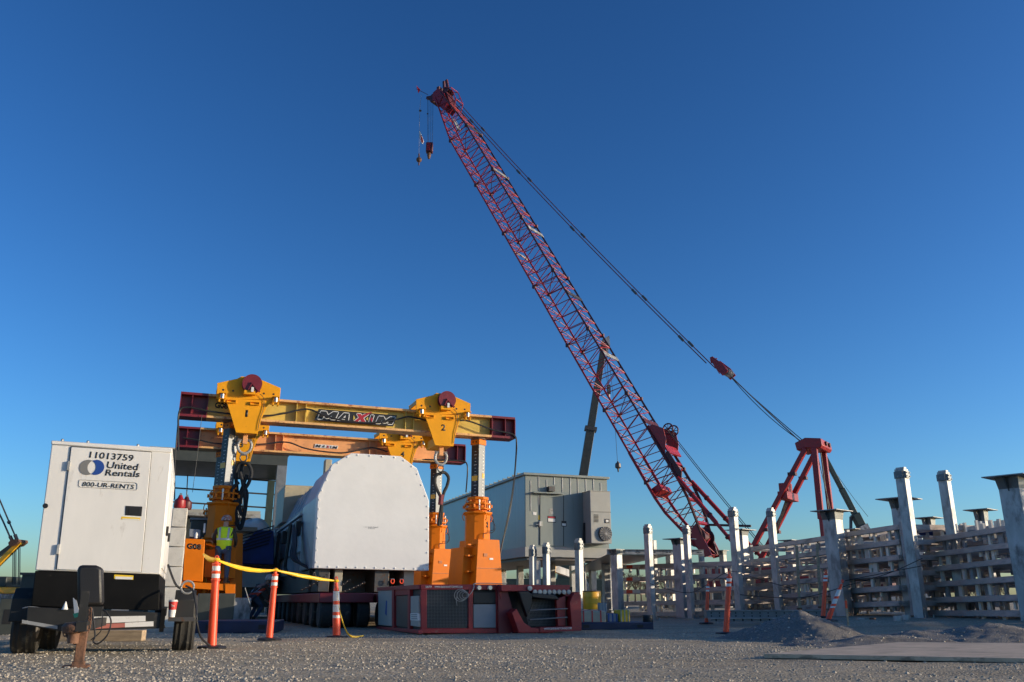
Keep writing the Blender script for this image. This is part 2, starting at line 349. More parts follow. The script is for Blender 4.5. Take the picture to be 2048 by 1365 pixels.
for a, b in ((0, 1), (1, 2), (3, 0)):
    p0 = g0.Bp(*D[a], -.004); p1 = g0.Bp(*D[b], -.004); mb.bar(p0, p1, .012, .016, (0, 1, 0))
g0.part('door_seal', mb, M['ink'], door)
for (a, b) in ((137.5, 932), (116.5, 1099)):
    p = g0.Bp(a, b, -.02); g0.part('hinge', MB().box(p.x - .016, p.x + .016, -.034, -.004, p.z - .058, p.z + .058), M['galv'], door, bevel=.004)
p = g0.Bp(90.5, 1012, -.02); g0.part('cable_port', MB().lathe([(.03, -.025), (.03, .0)], (p.x, 0, p.z), 14, 'y'), M['blackplastic'])
mb = MB(); mb.prism(q(g0, [(251, 1012), (285, 1013.5), (283, 1033), (250, 1031)], -.022), -.022, -.012); win = g0.part('control_window', mb, M['blackplastic'], door, bevel=.004)
mb = MB(); mb.prism(q(g0, [(258, 1016), (280, 1017), (279, 1030), (257, 1029)], -.026), -.026, -.02); g0.part('window_pane', mb, M['blk'], door)
for pts in ([(243, 1033.5), (281, 1036), (280, 1041), (242, 1039)], [(228.5, 1149.5), (267, 1151.5), (266.5, 1160), (228, 1158)]):
    v = -.0185 if pts[0][1] < 1100 else 0.006
    mb = MB(); mb.prism(q(g0, pts, v), v, v + .004); s = g0.part('warning_label', mb, M['sticky'], door if v < 0 else base_)
    a, b = pts[0], pts[2]; cx = (a[0] + b[0]) / 2
    mb = MB(); mb.prism(q(g0, [(cx - 17, a[1] + 4), (cx + 18, a[1] + 5), (cx + 17, b[1] - .6), (cx - 17, b[1] - 1.4)], v - .003), v - .003, v); g0.part('label_panel', mb, M['stickw'], door if v < 0 else base_)
vt = -.020
text(g0, '11013759', (181, 903.2), (268.5, 910.5), (178.5, 916), vt, M['ink'], parent=door, bold=.012)
text(g0, 'United', (215.8, 923.3), (277.6, 928.2), (212.8, 936.6), vt, M['ink'], parent=door, bold=.012)
text(g0, 'Rentals', (213.2, 939.2), (281.5, 942.8), (210, 951.5), vt, M['ink'], parent=door, bold=.012)
text(g0, '800-UR-RENTS', (166.2, 963.8), (269.5, 970), (163.8, 972.6), vt, M['ink'], parent=door, bold=.008)
mb = MB(); rr = [g0.Bp(a, b, vt) for a, b in [(159.5, 960), (271, 966), (274.5, 968.5), (274.3, 978), (272, 980.6), (160, 974.5), (157.6, 972), (158, 962.5)]]
for i in range(8): mb.bar(rr[i], rr[(i + 1) % 8], .003, .005, (0, 1, 0))
g0.part('lettering_frame', mb, M['inkg'], door)
# two interlocking discs of the rental firm's emblem
c1 = g0.Bp(175.2, 935.2, vt); c2 = g0.Bp(191.8, 935.2, vt); rl = (g0.Bp(191.8, 920, vt).z - c2.z)
def crescent(c, r, cc, sgn):
    pts = []; n = 24
    ins = lambda x, z: (x - cc.x) ** 2 / (r * 1.0) ** 2 + (z - cc.z) ** 2 / r ** 2 < 1
    outer = [(c.x + r * math.cos(t), c.z + r * math.sin(t)) for t in np.linspace(0, 2 * math.pi, 73)[:-1]]
    keep = [p_ for p_ in outer if not ins(*p_)]
    if sgn > 0: keep.sort(key=lambda p_: math.atan2(p_[1] - c.z, p_[0] - c.x))
    else: keep.sort(key=lambda p_: math.atan2(p_[1] - c.z, -(p_[0] - c.x)))
    inner = [(cc.x + r * .995 * math.cos(t), cc.z + r * .995 * math.sin(t)) for t in np.linspace(0, 2 * math.pi, 73)[:-1]]
    ki = [p_ for p_ in inner if (p_[0] - c.x) ** 2 + (p_[1] - c.z) ** 2 < r * r]
    if sgn > 0: ki.sort(key=lambda p_: -p_[1])
    else: ki.sort(key=lambda p_: -p_[1])
    return keep + ki
for c, cc, sg, mm in ((c1, c2, -1, 'inkg'), (c2, c1, 1, 'inkb')):
    mb = MB(); mb.prism(crescent(c, rl, cc, sg), vt - .001, vt + .001); g0.part('emblem', mb, M[mm], door, smooth=0)
# side of the enclosure (facing +x): doors, latches
ux = g0.Bp(333, 1030, 0).x; mb = MB()
zb, zt = g0.Bp(320, 1149, 0).z, g0.Bp(343, 905, 0).z; xb, xt = g0.Bp(320, 1149, 0).x, g0.Bp(343, 905, 0).x
def sidex(z): return xb + (xt - xb) * (z - zb) / (zt - zb)
for y0, y1 in ((.18, 1.3), (1.4, 2.9)):
    mb = MB(); a, b = zb + .08, zt - .1; xa, xc = sidex(a), sidex(b)
    mb.hexa([(xa - .01, y0, a), (xa + .014, y0, a), (xa + .014, y1, a), (xa - .01, y1, a), (xc - .01, y0, b), (xc + .014, y0, b), (xc + .014, y1, b), (xc - .01, y1, b)])
    sdr = g0.part('side_door', mb, M['white'], bevel=.006); zz = zb + .55
    g0.part('latch', MB().cbox((sidex(zz) + .03, y0 + .1, zz), .03, .05, .12), M['blackplastic'], sdr, bevel=.004)
# frame
mb = MB()
fa = [(55, 1214), (322, 1226), (331, 1257), (120, 1263), (52, 1251)]
mb.prism(q(g0, fa, -.25), -.25, -.17); frame = g0.part('frame', mb, M['olive'], bevel=.006)
mb = MB()
for a in (66, 316):
    p = g0.Bp(a, 1228, -.17); mb.box(p.x - .04, p.x + .04, -.17, LEN + .1, p.z - .07, p.z + .05)
p = g0.Bp(326, 1240, -.26); mb.box(p.x - .03, p.x + .02, -.27, -.16, p.z - .14, p.z + .12)
g0.part('chassis_rail', mb, M['black'], frame)
for pts, mm in (([(187, 1234), (291, 1232), (291, 1243), (186, 1248)], 'refl'), ([(44, 1240), (115, 1252), (115, 1259), (44, 1247)], 'galvd'), ([(186, 1249), (250, 1246.5), (250, 1255), (186, 1258.5)], 'tapered'), ([(250, 1246), (307, 1243), (307, 1253), (250, 1255)], 'refl')):
    mb = MB(); mb.prism(q(g0, pts, -.258), -.258, -.251); g0.part('reflective_strip', mb, M[mm], frame)
# wheels and fenders
def tyre(t, c, r, w, name='tyre', parent=None, ax='x', hub=True):
    pr = []; n = 9
    for i in range(n + 1):
        a = -1 + 2 * i / n; pr.append((r - .035 * abs(a) ** 5 - (.012 if i in (2, 4, 5, 7) else 0), a * w / 2))
    mb = MB().lathe([(r * .55, -w / 2 + .015)] + pr + [(r * .55, w / 2 - .015)], c, 32, ax)
    wo_ = t.part('wheel', mb, M['rubber'], parent, smooth=25)
    if hub: t.part('rim', MB().lathe([(r * .2, -w / 2 - .0), (r * .56, -w / 2 + .02), (r * .56, w / 2 - .02), (r * .2, w / 2)], c, 20, ax), M['galvd'], wo_)
    return wo_
for px, dv in ((366.5, .62), (43, .62), (85, 1.45)):
    p = g0.Bp(px, 1280, .3 if px != 85 else 1.1)
    tyre(g0, (p.x, dv, .345), .365, .26)
for (a, b, c_) in ((345, 387, 1), (18, 68, 0)):
    xa, xz = g0.Bp(a, 1240, .2).x, g0.Bp(b, 1240, .2).x; zt_ = g0.Bp(360, 1180, .2).z if c_ else g0.Bp(40, 1176, .2).z
    mb = MB(); pr = [(.16, .38), (.17, zt_ - .12), (.30, zt_), (1.6, zt_), (1.85, zt_ - .25), (1.8, zt_ - .25), (1.58, zt_ - .04), (.32, zt_ - .04), (.21, zt_ - .14), (.20, .38)]
    mb.ext([(xa, y, z) for y, z in pr], (xz - xa, 0, 0)); f_ = g0.part('fender', mb, M['olive'], bevel=.01)
    if c_:
        mb = MB().box(xa - .05, xz + .01, .02, .2, g0.Bp(350, 1243, .1).z, g0.Bp(350, 1235, .1).z); g0.part('step', mb, M['darksteel'], f_)
# tongue, coupler, jack, cover
Yj = 8.55
jp = g0.Yp(160, 1330, Yj); jt = g0.Yp(166, 1258, Yj)
mb = MB()
for a in (90, 260):
    s = g0.Bp(a, 1234, -.2)
mb.box(jt.x - .045, jt.x + .045, jt.y - .2, -.2, jt.z - .02, jt.z + .07); g0.part('tongue', mb, M['olive'], frame)
ct = g0.Yp(150, 1254, Yj - .1)
mb = MB(); mb.lathe([(.10, 0), (.115, .03), (.115, .055), (.09, .085), (.03, .095)], (ct.x, ct.y, ct.z - .05), 24); mb.lathe([(.05, -.10), (.05, 0)], (ct.x, ct.y, ct.z - .05), 14); g0.part('coupler_ring', mb, M['rust'])
mb = MB(); a = g0.Yp(166.5, 1262, Yj); b = g0.Yp(163.5, 1337, Yj); mb.bar((a.x, a.y, a.z), (a.x, a.y, .03), .085, .085); jk = g0.part('jack_post', mb, M['rust'], bevel=.006)
mb = MB(); mb.box(a.x - .13, a.x + .10, a.y - .09, a.y + .09, .008, .035); mb.cbox((a.x, a.y, .05), .11, .11, .04); g0.part('jack_foot', mb, M['rust'], jk, bevel=.005)
mb = MB(); tp = g0.Yp(168, 1208, Yj + .1)
mb.bar((tp.x, tp.y, ct.z + .02), (tp.x, tp.y, tp.z + .12), .012, .075, (1, 0, 0)); g0.part('upright_plate', mb, M['olive'])
Yc = 9.3; mb = MB(); o4 = [g0.Yp(a, b, Yc) for a, b in [(157, 1213), (205, 1210), (204, 1136), (192, 1131), (160, 1131), (156.5, 1141)]]
vv = min(p.y for p in o4); mb.prism([(p.x, p.z) for p in o4], vv, vv + .26); cv = g0.part('battery_cover', mb, M['blackplastic'], bevel=.03)
mb = MB(); c0 = g0.Yp(180, 1214, Yc); mb.box(c0.x - .05, c0.x + .12, vv + .03, vv + .2, c0.z - .1, c0.z); g0.part('cover_bracket', mb, M['olive'], cv)
mb = MB(); mb.add([g0.Yp(146, 1196, 8.9), g0.Yp(153, 1202, 8.9), g0.Yp(161, 1232, 8.9), g0.Yp(149, 1236, 8.9)], [(0, 1, 2, 3)]); tg = g0.part('paper_tag', mb, M['stickw'], smooth=0)
mb = MB(); mb.add([g0.Yp(146, 1228, 8.89), g0.Yp(160, 1225, 8.89), g0.Yp(161.5, 1232.5, 8.89), g0.Yp(149, 1236.5, 8.89)], [(0, 1, 2, 3)]); g0.part('tag_band', mb, M['green'], tg, smooth=0)
tg.modifiers.new('t', 'SOLIDIFY').thickness = .002
def chain(t, pts, r=.006, lk=.035, m='rust', name='safety_chain', parent=None):
    pts = spl(pts, 8); acc = [pts[0]]; 
    for p in pts[1:]:
        if (p - acc[-1]).length > lk * .75: acc.append(p)
    mb = MB()
    for i in range(len(acc) - 1):
        c = (acc[i] + acc[i + 1]) / 2; d = (acc[i + 1] - acc[i]).normalized(); x = d.cross(Vector((0, .3, 1) if i % 2 else (.2, 1, 0))).normalized()
        mb.path([c + d * math.cos(a) * lk * .6 + x * math.sin(a) * lk * .34 for a in np.linspace(0, 6.283, 9)[:-1]], r, 5, True)
    return t.part(name, mb, M[m], parent)
Yk = 8.6
chain(g0, [g0.Yp(*a, Yk) for a in ((181, 1216), (180, 1240), (176, 1262), (162, 1282), (140, 1276), (130, 1258))])
chain(g0, [g0.Yp(*a, Yk - .06) for a in ((128, 1252), (126, 1265), (140, 1280), (155, 1288), (168, 1278))])
mb = MB(); mb.path(spl([g0.Yp(*a, Yk + .1) for a in ((184, 1217), (190, 1270), (186, 1282), (196, 1288), (215, 1270), (222, 1243), (214, 1226), (205, 1220))]), .008); mb.path(spl([g0.Yp(*a, Yk + .12) for a in ((206, 1222), (204, 1250), (200, 1265), (182, 1280))]), .005); g0.part('brake_cable', mb, M['hose'])
mb = MB()
mb.path(spl([g0.Bp(*a, -.2) for a in ((45, 1217), (60, 1214.5), (90, 1217), (118, 1220), (132, 1219))]), .006)
mb.path(spl([g0.Bp(*a, -.22) for a in ((60, 1216), (100, 1222), (130, 1221))]), .005); g0.part('loose_wire', mb, M['galv'])
mb = MB(); c = g0.Bp(130, 1216, -.25); mb.lathe([(.035, 0), (.005, .09)], (c.x, c.y, c.z - .02), 10); g0.part('marker_lamp', mb, M['stickw'])
# axle blocks
tb = Tpx('timber_block', 'weathered timber beam lying on the gravel under the generator trailer', 'timber', 190, 14.3, R(4))
p1, p2 = tb.Bp(196, 1261, 0), tb.Bp(283, 1280, 0); p0 = tb.Bp(98, 1275, 0)
mb = MB().box(p0.x, p2.x, 0, .2, .0, p1.z); tb.part('beam', mb, M['wood'], bevel=.008); 
tb.part('end_band', MB().box(p0.x + .3, p0.x + .33, -.004, .204, .004, p1.z + .004), M['darksteel'])
# paper cup
cp = g0.M @ g0.Bp(343, 1233.5, .1); cz = (g0.M @ Vector((0, 0, g0.Bp(350, 1235, .1).z))).z
cupT = T('paper_cup', 'red and white takeaway coffee cup with white lid standing on the trailer step', 'cup', (cp.x, cp.y, cz))
k = 1.25; mb = MB().lathe([(.030 * k, 0), (.043 * k, .15 * k)], (0, 0, .001), 20); body_ = cupT.part('cup_body', mb, M['redp'])
cupT.part('cup_band', MB().lathe([(.0308 * k, 0), (.0368 * k, .07 * k)], (0, 0, .0015), 20), M['stickw'], body_)
cupT.part('lid', MB().lathe([(.0455 * k, 0), (.046 * k, .008), (.040 * k, .012), (.038 * k, .022), (.034 * k, .022)], (0, 0, .15 * k), 20), M['stickw'])
text(cupT, 'Tim', (-.022, -.051, .15), (.022, -.051, .15), (-.022, -.050, .125), 0, M['stickw'], parent=body_, bold=.01)
# hose from generator and coil on the fender
hs = T('power_hose', 'black rubber hose draped from the trailer fender down to the gravel', 'hose', (g0.M @ Vector((g0.Bp(385, 1200, .2).x, .2, 0))))
mb = MB(); mb.path(spl([hs.Yp(*a) for a in ((372, 1172, 10.9), (386, 1182, 10.8), (392, 1210, 10.75), (394, 1245, 10.7), (402, 1275, 10.9), (420, 1292, 11.4))]), .013)
hs.part('hose_run', mb, M['hose'])
c = hs.Yp(375, 1175, 10.95); mb = MB()
for i in range(3): mb.path([c + Vector((math.cos(a) * .075, .03 * i, math.sin(a) * .075)) for a in np.linspace(0, 6.28, 20)[:-1]], .013, 6, True)
hs.part('hose_coil', mb, M['galvd'])
mb = MB(); mb.path(spl([hs.Yp(*a) for a in ((336, 1130, 11.5), (343, 1150, 11.4), (352, 1170, 11.2), (362, 1178, 11.0))]), .014); hs.part('hose_tail', mb, M['hose'])

# ------------------------------------------------------------------ delineator posts
def delineator(name, label, px, py, tpx, tpy, z=0.0, kind=0, group='tall orange delineator posts', Y=None, lean=None):
    b = GP(px, py, z) if Y is None else P(px, py, Y)
    t = T(name, label, 'delineator', b, 0, group); tt = t.Yp(tpx, tpy, b.y); H = tt.z; s = H / 1.17
    ax = Vector((tt.x, 0, tt.z)) / H
    f = .052 * s
    def ring(prof, n=20):
        m_ = MB().lathe(prof, (0, 0, 0), n); m_.v = [(x + ax.x * z_ / max(ax.z, .1), y, z_) for x, y, z_ in m_.v]; return m_
    t.part('base', MB().lathe([(.20, 0), (.205, .012), (.19, .035), (.08, .045)], (0, 0, .0), 8), M['blackplastic'])
    if kind == 0:
        body = t.part('post', ring([(f * 1.12, .04), (f * .98, .5 * H), (f * .92, .72 * H), (f * 1.15, .725 * H), (f * 1.15, .74 * H), (f * .95, .745 * H), (f * .93, .9 * H), (f * 1.1, .905 * H), (f * 1.05, .915 * H), (f * .5, .925 * H), (f * .48, .95 * H)]), M['corange'])
        for a, b_ in ((.755, .80), (.835, .885)): t.part('reflective_band', ring([(f * .985, a * H), (f * .975, b_ * H)]), M['refl'], body)
        t.part('collar', ring([(f * 1.02, .808 * H), (f * 1.1, .815 * H), (f * 1.1, .825 * H), (f * 1.0, .83 * H)]), M['corange'], body)
    elif kind == 1:
        body = t.part('post', ring([(f * 1.5, .04), (f * 1.4, .4 * H), (f * 1.1, .78 * H), (f * .8, .82 * H), (f * .7, .9 * H)]), M['corange'])
        for a, b_, ra, rb in ((.32, .54, 1.43, 1.33), (.60, .76, 1.30, 1.16)): t.part('reflective_band', ring([(f * ra, a * H), (f * rb, b_ * H)]), M['refl'], body)
    c = ax * (.965 * H); r = .035 * H
    mb = MB(); mb.path([c + Vector((math.cos(a) * r * .55, 0, math.sin(a) * r)) for a in np.linspace(0, 6.283, 15)[:-1]], .010, 6, True)
    t.part('handle', mb, M['corange'], body); return t, tt
d1, d1t = delineator('delineator_post', 'upright orange delineator post beside the generator trailer tyre, tied with yellow tape', 423, 1298, 434, 1112)
d2, d2t = delineator('delineator_post', 'leaning orange delineator post, middle one of the three tied with yellow tape', 538, 1281, 551.5, 1137)
d3, d3t = delineator('delineator_post', 'orange and white striped channelizer cone post tied with yellow tape by the transporter wheels', 673, 1276, 672.5, 1154, kind=1)
d4, d4t = delineator('delineator_post', 'orange delineator post on the open gravel in front of the galvanised posts', 1452, 1269, 1459, 1143)
d5, d5t = delineator('delineator_post', 'orange delineator post farther back, in front of the lowest steel frames', 1413, 1248, 1416, 1163, z=.02)
d6, d6t = delineator('delineator_post', 'orange delineator post stuck behind the first gravel mound', 1646, 1236, 1652, 1140, z=.22)
d7, d7t = delineator('delineator_post', 'orange and white cone post leaning sharply over behind the first gravel mound', 1655, 1243, 1686, 1160, z=.24, kind=1)
# caution tape
tp = T('caution_tape', 'sagging yellow caution tape tied between three orange delineator posts', 'tape', d1.e.location.copy(), 0)
A1 = tp.L(d1.M @ (d1t * .955)); A2 = tp.L(d2.M @ (d2t * .975)); A3 = tp.L(d3.M @ (d3t * .93))
def ribbon(pts, w, tw0=0., tw1=0.):
    mb = MB(); n = len(pts); V = []
    for i, p in enumerate(pts):
        a = tw0 + (tw1 - tw0) * i / (n - 1) + .35 * math.sin(i * .7 + 1); wz = w / 2 * (.28 + .72 * math.sin(math.pi * min(1, max(0, i / (n - 1)))) ** .8) * (1 if n > 8 else .8)
        V += [p + Vector((0, math.sin(a) * wz, math.cos(a) * wz)), p - Vector((0, math.sin(a) * wz, math.cos(a) * wz))]
    mb.add(V, [(2 * i, 2 * i + 1, 2 * i + 3, 2 * i + 2) for i in range(n - 1)]); return mb
st_ = tp.Yp(406, 1109, A1.y + d1.e.location.y + .35)
for nm, pts, w in (('tape_end', spl([st_, (st_ + A1) / 2 - Vector((0, 0, .03)), A1], 5), .075), ('tape_span', catenary(A1, A2, .06, 24), .066), ('tape_span', catenary(A2, A3, .02, 24), .062),
                   ('tape_tail', spl([A3, tp.Yp(676, 1200, d3.e.location.y - .1), tp.Yp(684, 1240, d3.e.location.y - .15), tp.Yp(700, 1272, d3.e.location.y - .2), tp.Yp(728, 1272, d3.e.location.y)], 5), .05)):
    o = tp.part(nm, ribbon(pts, w), M['tapey']); o.modifiers.new('t', 'SOLIDIFY').thickness = .0015
for A in (A1, A2, A3): tp.part('tape_knot', MB().ball(A, .05, .05, .03, 10, 6), M['tapey'])

# ------------------------------------------------------------------ wooden sheet on the ground, front
ws = T('plywood_sheet', 'long trampled timber mat lying flat on the gravel at the front', 'ground mat', GP(1530, 1318), 0)
pts = [ws.L(GP(*a)) for a in ((1528, 1319), (2140, 1330), (2120, 1296), (1800, 1293))]
mb = MB(); mb.ext([(p.x, p.y, .012) for p in pts], (0, 0, .045)); ws.part('board', mb, M['wood2'], bevel=.004)
for i in range(0):
    a = pts[0].lerp(pts[3], .2 + .2 * i); b = pts[1].lerp(pts[2], .2 + .2 * i); mb = MB().bar((a.x, a.y, .0585), (b.x, b.y, .0585), .012, .002); ws.part('plank_gap', mb, M['rust'])
# gravel mounds
def mound(label, px, py, wx, wy, h, seed, z=0.1):
    c = GP(px, py, z) if py > 1215 else P(px, 1202, 22); t = T('gravel_mound', label, 'gravel pile', (c.x, c.y, 0), 0, 'heaps of gravel'); n = 60; V = []
    for j in range(n + 1):
        for i in range(n + 1):
            a, b = (i / n * 2 - 1), (j / n * 2 - 1); r = math.hypot(a, b)
            r2 = r * (1 + .12 * math.sin(3 * math.atan2(b, a) + seed)); w = max(0, 1 - r2) ** 1.1; p = Vector((a * wx * .8 + seed, b * wy * .8, seed))
            zz = h * w * (1 + .2 * noise.noise(p * 1.1)) + .035 * w ** .5 * noise.noise(p * 2.6) + .022 * noise.noise(p * 11) * min(1, w * 4) + (.0 if r < 1 else 0)
            V.append((a * wx, b * wy, gh(c.x + a * wx, c.y + b * wy) + zz - .03))
    mb = MB().add(V, [(j * (n + 1) + i, j * (n + 1) + i + 1, (j + 1) * (n + 1) + i + 1, (j + 1) * (n + 1) + i) for j in range(n) for i in range(n)])
    t.part('gravel_heap', mb, M['mound'], smooth=180)
    ms, bs, fs = STONES
    for k in range(500):
        i_ = int(rng.integers(0, (n + 1) ** 2)); p = V[i_]; a, b = p[0] / wx, p[1] / wy
        if math.hypot(a, b) > 1.05: continue
        r = .007 + .02 * rng.random() ** 3; an = rng.random() * 6.28; cc_, ss_ = math.cos(an) * r, math.sin(an) * r; j = rng.random(7) * .5 + .75; dx, dy = (rng.random(2) - .5) * .06
        ms.add([(c.x + p[0] + dx + (q_[0] * cc_ - q_[1] * ss_) * j[m_], c.y + p[1] + dy + (q_[0] * ss_ + q_[1] * cc_) * j[m_], p[2] + r * .2 + q_[2] * r * .9) for m_, q_ in enumerate(bs)], fs)
    return t
mound('grey gravel heap beside the perforated steel beam, in front of two orange posts', 1604, 1268, 1.4, 1.3, .52, 3.1)
mound('grey gravel heap with pale straw on it at the photo edge, behind the timber mat', 1975, 1272, 2.4, 1.5, .32, 8.4)
mound('low dark gravel heap between the two bigger heaps', 1760, 1276, 2.0, 1.1, .17, 5.4)

so = link('gravel', STONES[0], M['stone'], smooth=0); tag(so, kind='stuff')
# ------------------------------------------------------------------ lift gantry
GY = 26.0
gx, gy_ = XY(430, GY)
# --- header beams
def header(name_label, origin, TL, BL, TR, BR, redL, redR, stiff, mweb, mfl, v):
    t = T('header_beam', name_label, 'gantry beam', (origin[0], origin[1], 0), AROT, 'gantry header beams')
    a, b, c, d = t.Bp(*TL, v), t.Bp(*BL, v), t.Bp(*TR, v), t.Bp(*BR, v)
    x0, x1 = (a.x + b.x) / 2, (c.x + d.x) / 2; zt = (a.z + c.z) / 2; zb = (b.z + d.z) / 2; W2 = .62; tf = .075
    y0, y1 = v, v + W2
    xl, xr = t.Bp(*redL, v).x, t.Bp(*redR, v).x
    t.part('web', MB().box(xl, xr, v + W2 / 2 - .09, v + W2 / 2 + .09, zb + tf, zt - tf), mweb)
    t.part('top_flange', MB().box(xl, xr, y0, y1, zt - tf, zt), mfl, bevel=.006)
    t.part('bottom_flange', MB().box(xl, xr, y0, y1, zb, zb + tf), mfl, bevel=.006)
    for (xa, xb) in ((x0, xl), (xr, x1)):
        e = t.part('beam_end', MB().box(xa, xb, v + W2 / 2 - .09, v + W2 / 2 + .09, zb + tf, zt - tf).box(xa, xb, y0, y1, zb, zb + tf).box(xa, xb, y0, y1, zt - tf, zt), M['maroon'])
        for f in (.0, .42, .985):
            xx = xa + (xb - xa) * (f if xa == x0 else 1 - f); mb = MB().box(xx, xx + .025, y0 + .03, v + W2 / 2 - .09, zb + tf, zt - tf); mb.box(xx, xx + .025, v + W2 / 2 + .09, y1 - .03, zb + tf, zt - tf); t.part('stiffener', mb, M['maroon'], e)
    for px_ in stiff:
        xx = t.Bp(px_, (TL[1] + BL[1]) / 2, v).x; mb = MB().box(xx, xx + .025, y0 + .06, v + W2 / 2 - .09, zb + tf, zt - tf); mb.box(xx, xx + .025, v + W2 / 2 + .09, y1 - .06, zb + tf, zt - tf); t.part('stiffener', mb, mweb)
    t.zt, t.zb, t.x0, t.x1, t.v, t.vc, t.tf = zt, zb, x0, x1, v, v + W2 / 2, tf
    return t
O1 = (gx, gy_)
hb1 = header('long faded yellow header beam with dark red ends and a black MAXIM board', O1, (360.8, 780.5), (358.7, 829.7), (1031, 837.6), (1029.8, 880), (418, 785), (983.7, 833), (594.6, 613, 813, 829), M['beamy'], M['beamtop'], -.31)
DV = 5.6
A_ = Vector((-math.sin(AROT), math.cos(AROT))); O2 = (gx + A_.x * DV, gy_ + A_.y * DV)
hb2 = header('salmon orange header beam with dark red ends, farther one behind the yellow beam', O2, (355.6, 848), (354, 889), (931, 893), (930.7, 931), (401.5, 853.5), (893, 890), (552, 567, 741, 755), M['beamo'], M['beamtop'], -.31)
# logo boards
GLY = dict(M=[(0, 0), (0, 1), (.30, 1), (.5, .52), (.70, 1), (1, 1), (1, 0), (.73, 0), (.73, .50), (.57, .12), (.43, .12), (.27, .50), (.27, 0)],
           A=[(0, 0), (.28, 1), (.74, 1), (1, 0), (.70, 0), (.66, .2), (.36, .2), (.30, 0)],
           X=[(0, 0), (.33, .5), (.04, 1), (.40, 1), (.53, .74), (.70, 1), (1.05, 1), (.70, .5), (.98, 0), (.62, 0), (.5, .28), (.35, 0)],
           I=[(0, 0), (0, 1), (1, 1), (1, 0)])
def maxim(t, TL, TR, BR, BL, chars, v, mplate, full=True):
    if mplate:
        mb = MB(); mb.prism(q(t, [TL, TR, BR, BL], v), v, v + .02); pl = t.part('logo_board', mb, M['ink'])
    else:
        pl = t.part('logo_board', MB().prism(q(t, [TL, TR, BR, BL], v), v, v + .012), M['stickw'])
    for ch, a, b, c, mm in chars:
        P0, P1, P2 = t.Bp(*a, v), t.Bp(*b, v), t.Bp(*c, v); ex_, ey_ = P1 - P0, P0 - P2
        mp_ = lambda uv: (P2.x + ex_.x * uv[0] + ey_.x * uv[1], P2.z + ex_.z * uv[0] + ey_.z * uv[1])
        g_ = [mp_(uv) for uv in GLY[ch]]
        if full:
            mb = MB()
            for k_ in range(len(g_)): mb.bar((g_[k_][0], v - .006, g_[k_][1]), (g_[(k_ + 1) % len(g_)][0], v - .006, g_[(k_ + 1) % len(g_)][1]), .004, .042, (0, 1, 0)) if False else mb.bar((g_[k_][0], v - .006, g_[k_][1]), (g_[(k_ + 1) % len(g_)][0], v - .006, g_[(k_ + 1) % len(g_)][1]), .046, .004, (0, 1, 0))
            t.part('lettering_outline', mb, M['stickw'], pl, smooth=0)
        t.part('lettering', MB().prism(g_, v - .014, v - .010), M[mm], pl, smooth=0)
        if ch == 'A': t.part('lettering_outline', MB().prism([mp_(uv) for uv in ((.42, .38), (.60, .38), (.52, .72))], v - .018, v - .0145), M['stickw'] if full else M['stickw'], pl, smooth=0)
    return pl
def z8(x, y): return (600 + x / 8.533, 800 + y / 8.533)
vb = hb1.vc - .09 - .13
pl = maxim(hb1, z8(320, 155), z8(1660, 265), z8(1590, 455), z8(240, 350),
      [('M', z8(360, 195), z8(655, 212), z8(300, 325), 'ink'), ('A', z8(700, 222), z8(885, 240), z8(635, 345), 'ink'), ('X', z8(960, 240), z8(1160, 250), z8(920, 368), 'inkr'),
       ('I', z8(1215, 262), z8(1262, 266), z8(1175, 385), 'ink'), ('M', z8(1345, 282), z8(1625, 300), z8(1290, 402), 'ink')], vb, True)
mb = MB(); mb.prism(q(hb1, [z8(1060, 262), z8(1190, 212), z8(1245, 205), z8(1100, 300)], vb - .013), vb - .016, vb - .012); hb1.part('logo_stroke', mb, M['inkr'], pl)
mb = MB(); mb.prism(q(hb1, [z8(1225, 295), z8(1247, 335), z8(1225, 388), z8(1200, 335)], vb - .016), vb - .018, vb - .014); hb1.part('logo_diamond', mb, M['inkr'], pl)
for tri in ([z8(915, 260), z8(945, 320), z8(905, 350)], [z8(1160, 290), z8(1165, 355), z8(1120, 330)]):
    mb = MB(); mb.prism(q(hb1, tri, vb - .012), vb - .015, vb - .006); hb1.part('logo_triangle', mb, M['gold'], pl)
vb2 = hb2.vc - .09 - .03
maxim(hb2, z8(262, 752), z8(655, 785), z8(640, 838), z8(245, 815), [('M', z8(285, 765), z8(360, 772), z8(262, 808), 'ink'), ('A', z8(392, 775), z8(435, 779), z8(372, 813), 'ink'), ('X', z8(455, 780), z8(505, 784), z8(445, 820), 'inkr'), ('I', z8(525, 787), z8(538, 788), z8(515, 824), 'ink'), ('M', z8(570, 792), z8(640, 798), z8(553, 830), 'ink')], vb2, False, False)
text(hb1, 'G08', (430.5, 804.5), (456, 806.5), (429.5, 816.5), hb1.vc - .093, M['ink'], bold=.04)
# cables along the beams
def hcable(t, pts, v, r=.028, nm='cable'):
    mb = MB(); mb.path(spl([t.Bp(a, b, v) for a, b in pts], 5), r); t.part(nm, mb, M['hose'])
hcable(hb1, [(357, 902), (356.5, 860), (357, 832), (362, 818), (375, 815), (395, 818), (420, 823), (470, 829), (530, 832), (570, 827), (600, 820), (622, 820), (650, 832), (690, 842), (740, 846), (790, 840), (818, 834), (850, 841), (870, 846)], -.34)
hcable(hb1, [(905, 845), (925, 841), (945, 845), (985, 860), (1015, 866), (1029, 872), (1033, 885), (1031, 930), (1025, 990), (1016, 1040), (1003, 1095), (994, 1150)], -.34)
hcable(hb1, [(1029, 872), (1034, 890), (1030, 940), (1022, 1000), (1008, 1070), (990, 1160)], -.37, .016)
hcable(hb2, [(366, 876), (400, 881), (440, 888), (520, 889), (556, 885), (580, 886), (610, 897), (650, 904), (690, 906), (720, 900), (745, 896), (775, 904)], -.34)
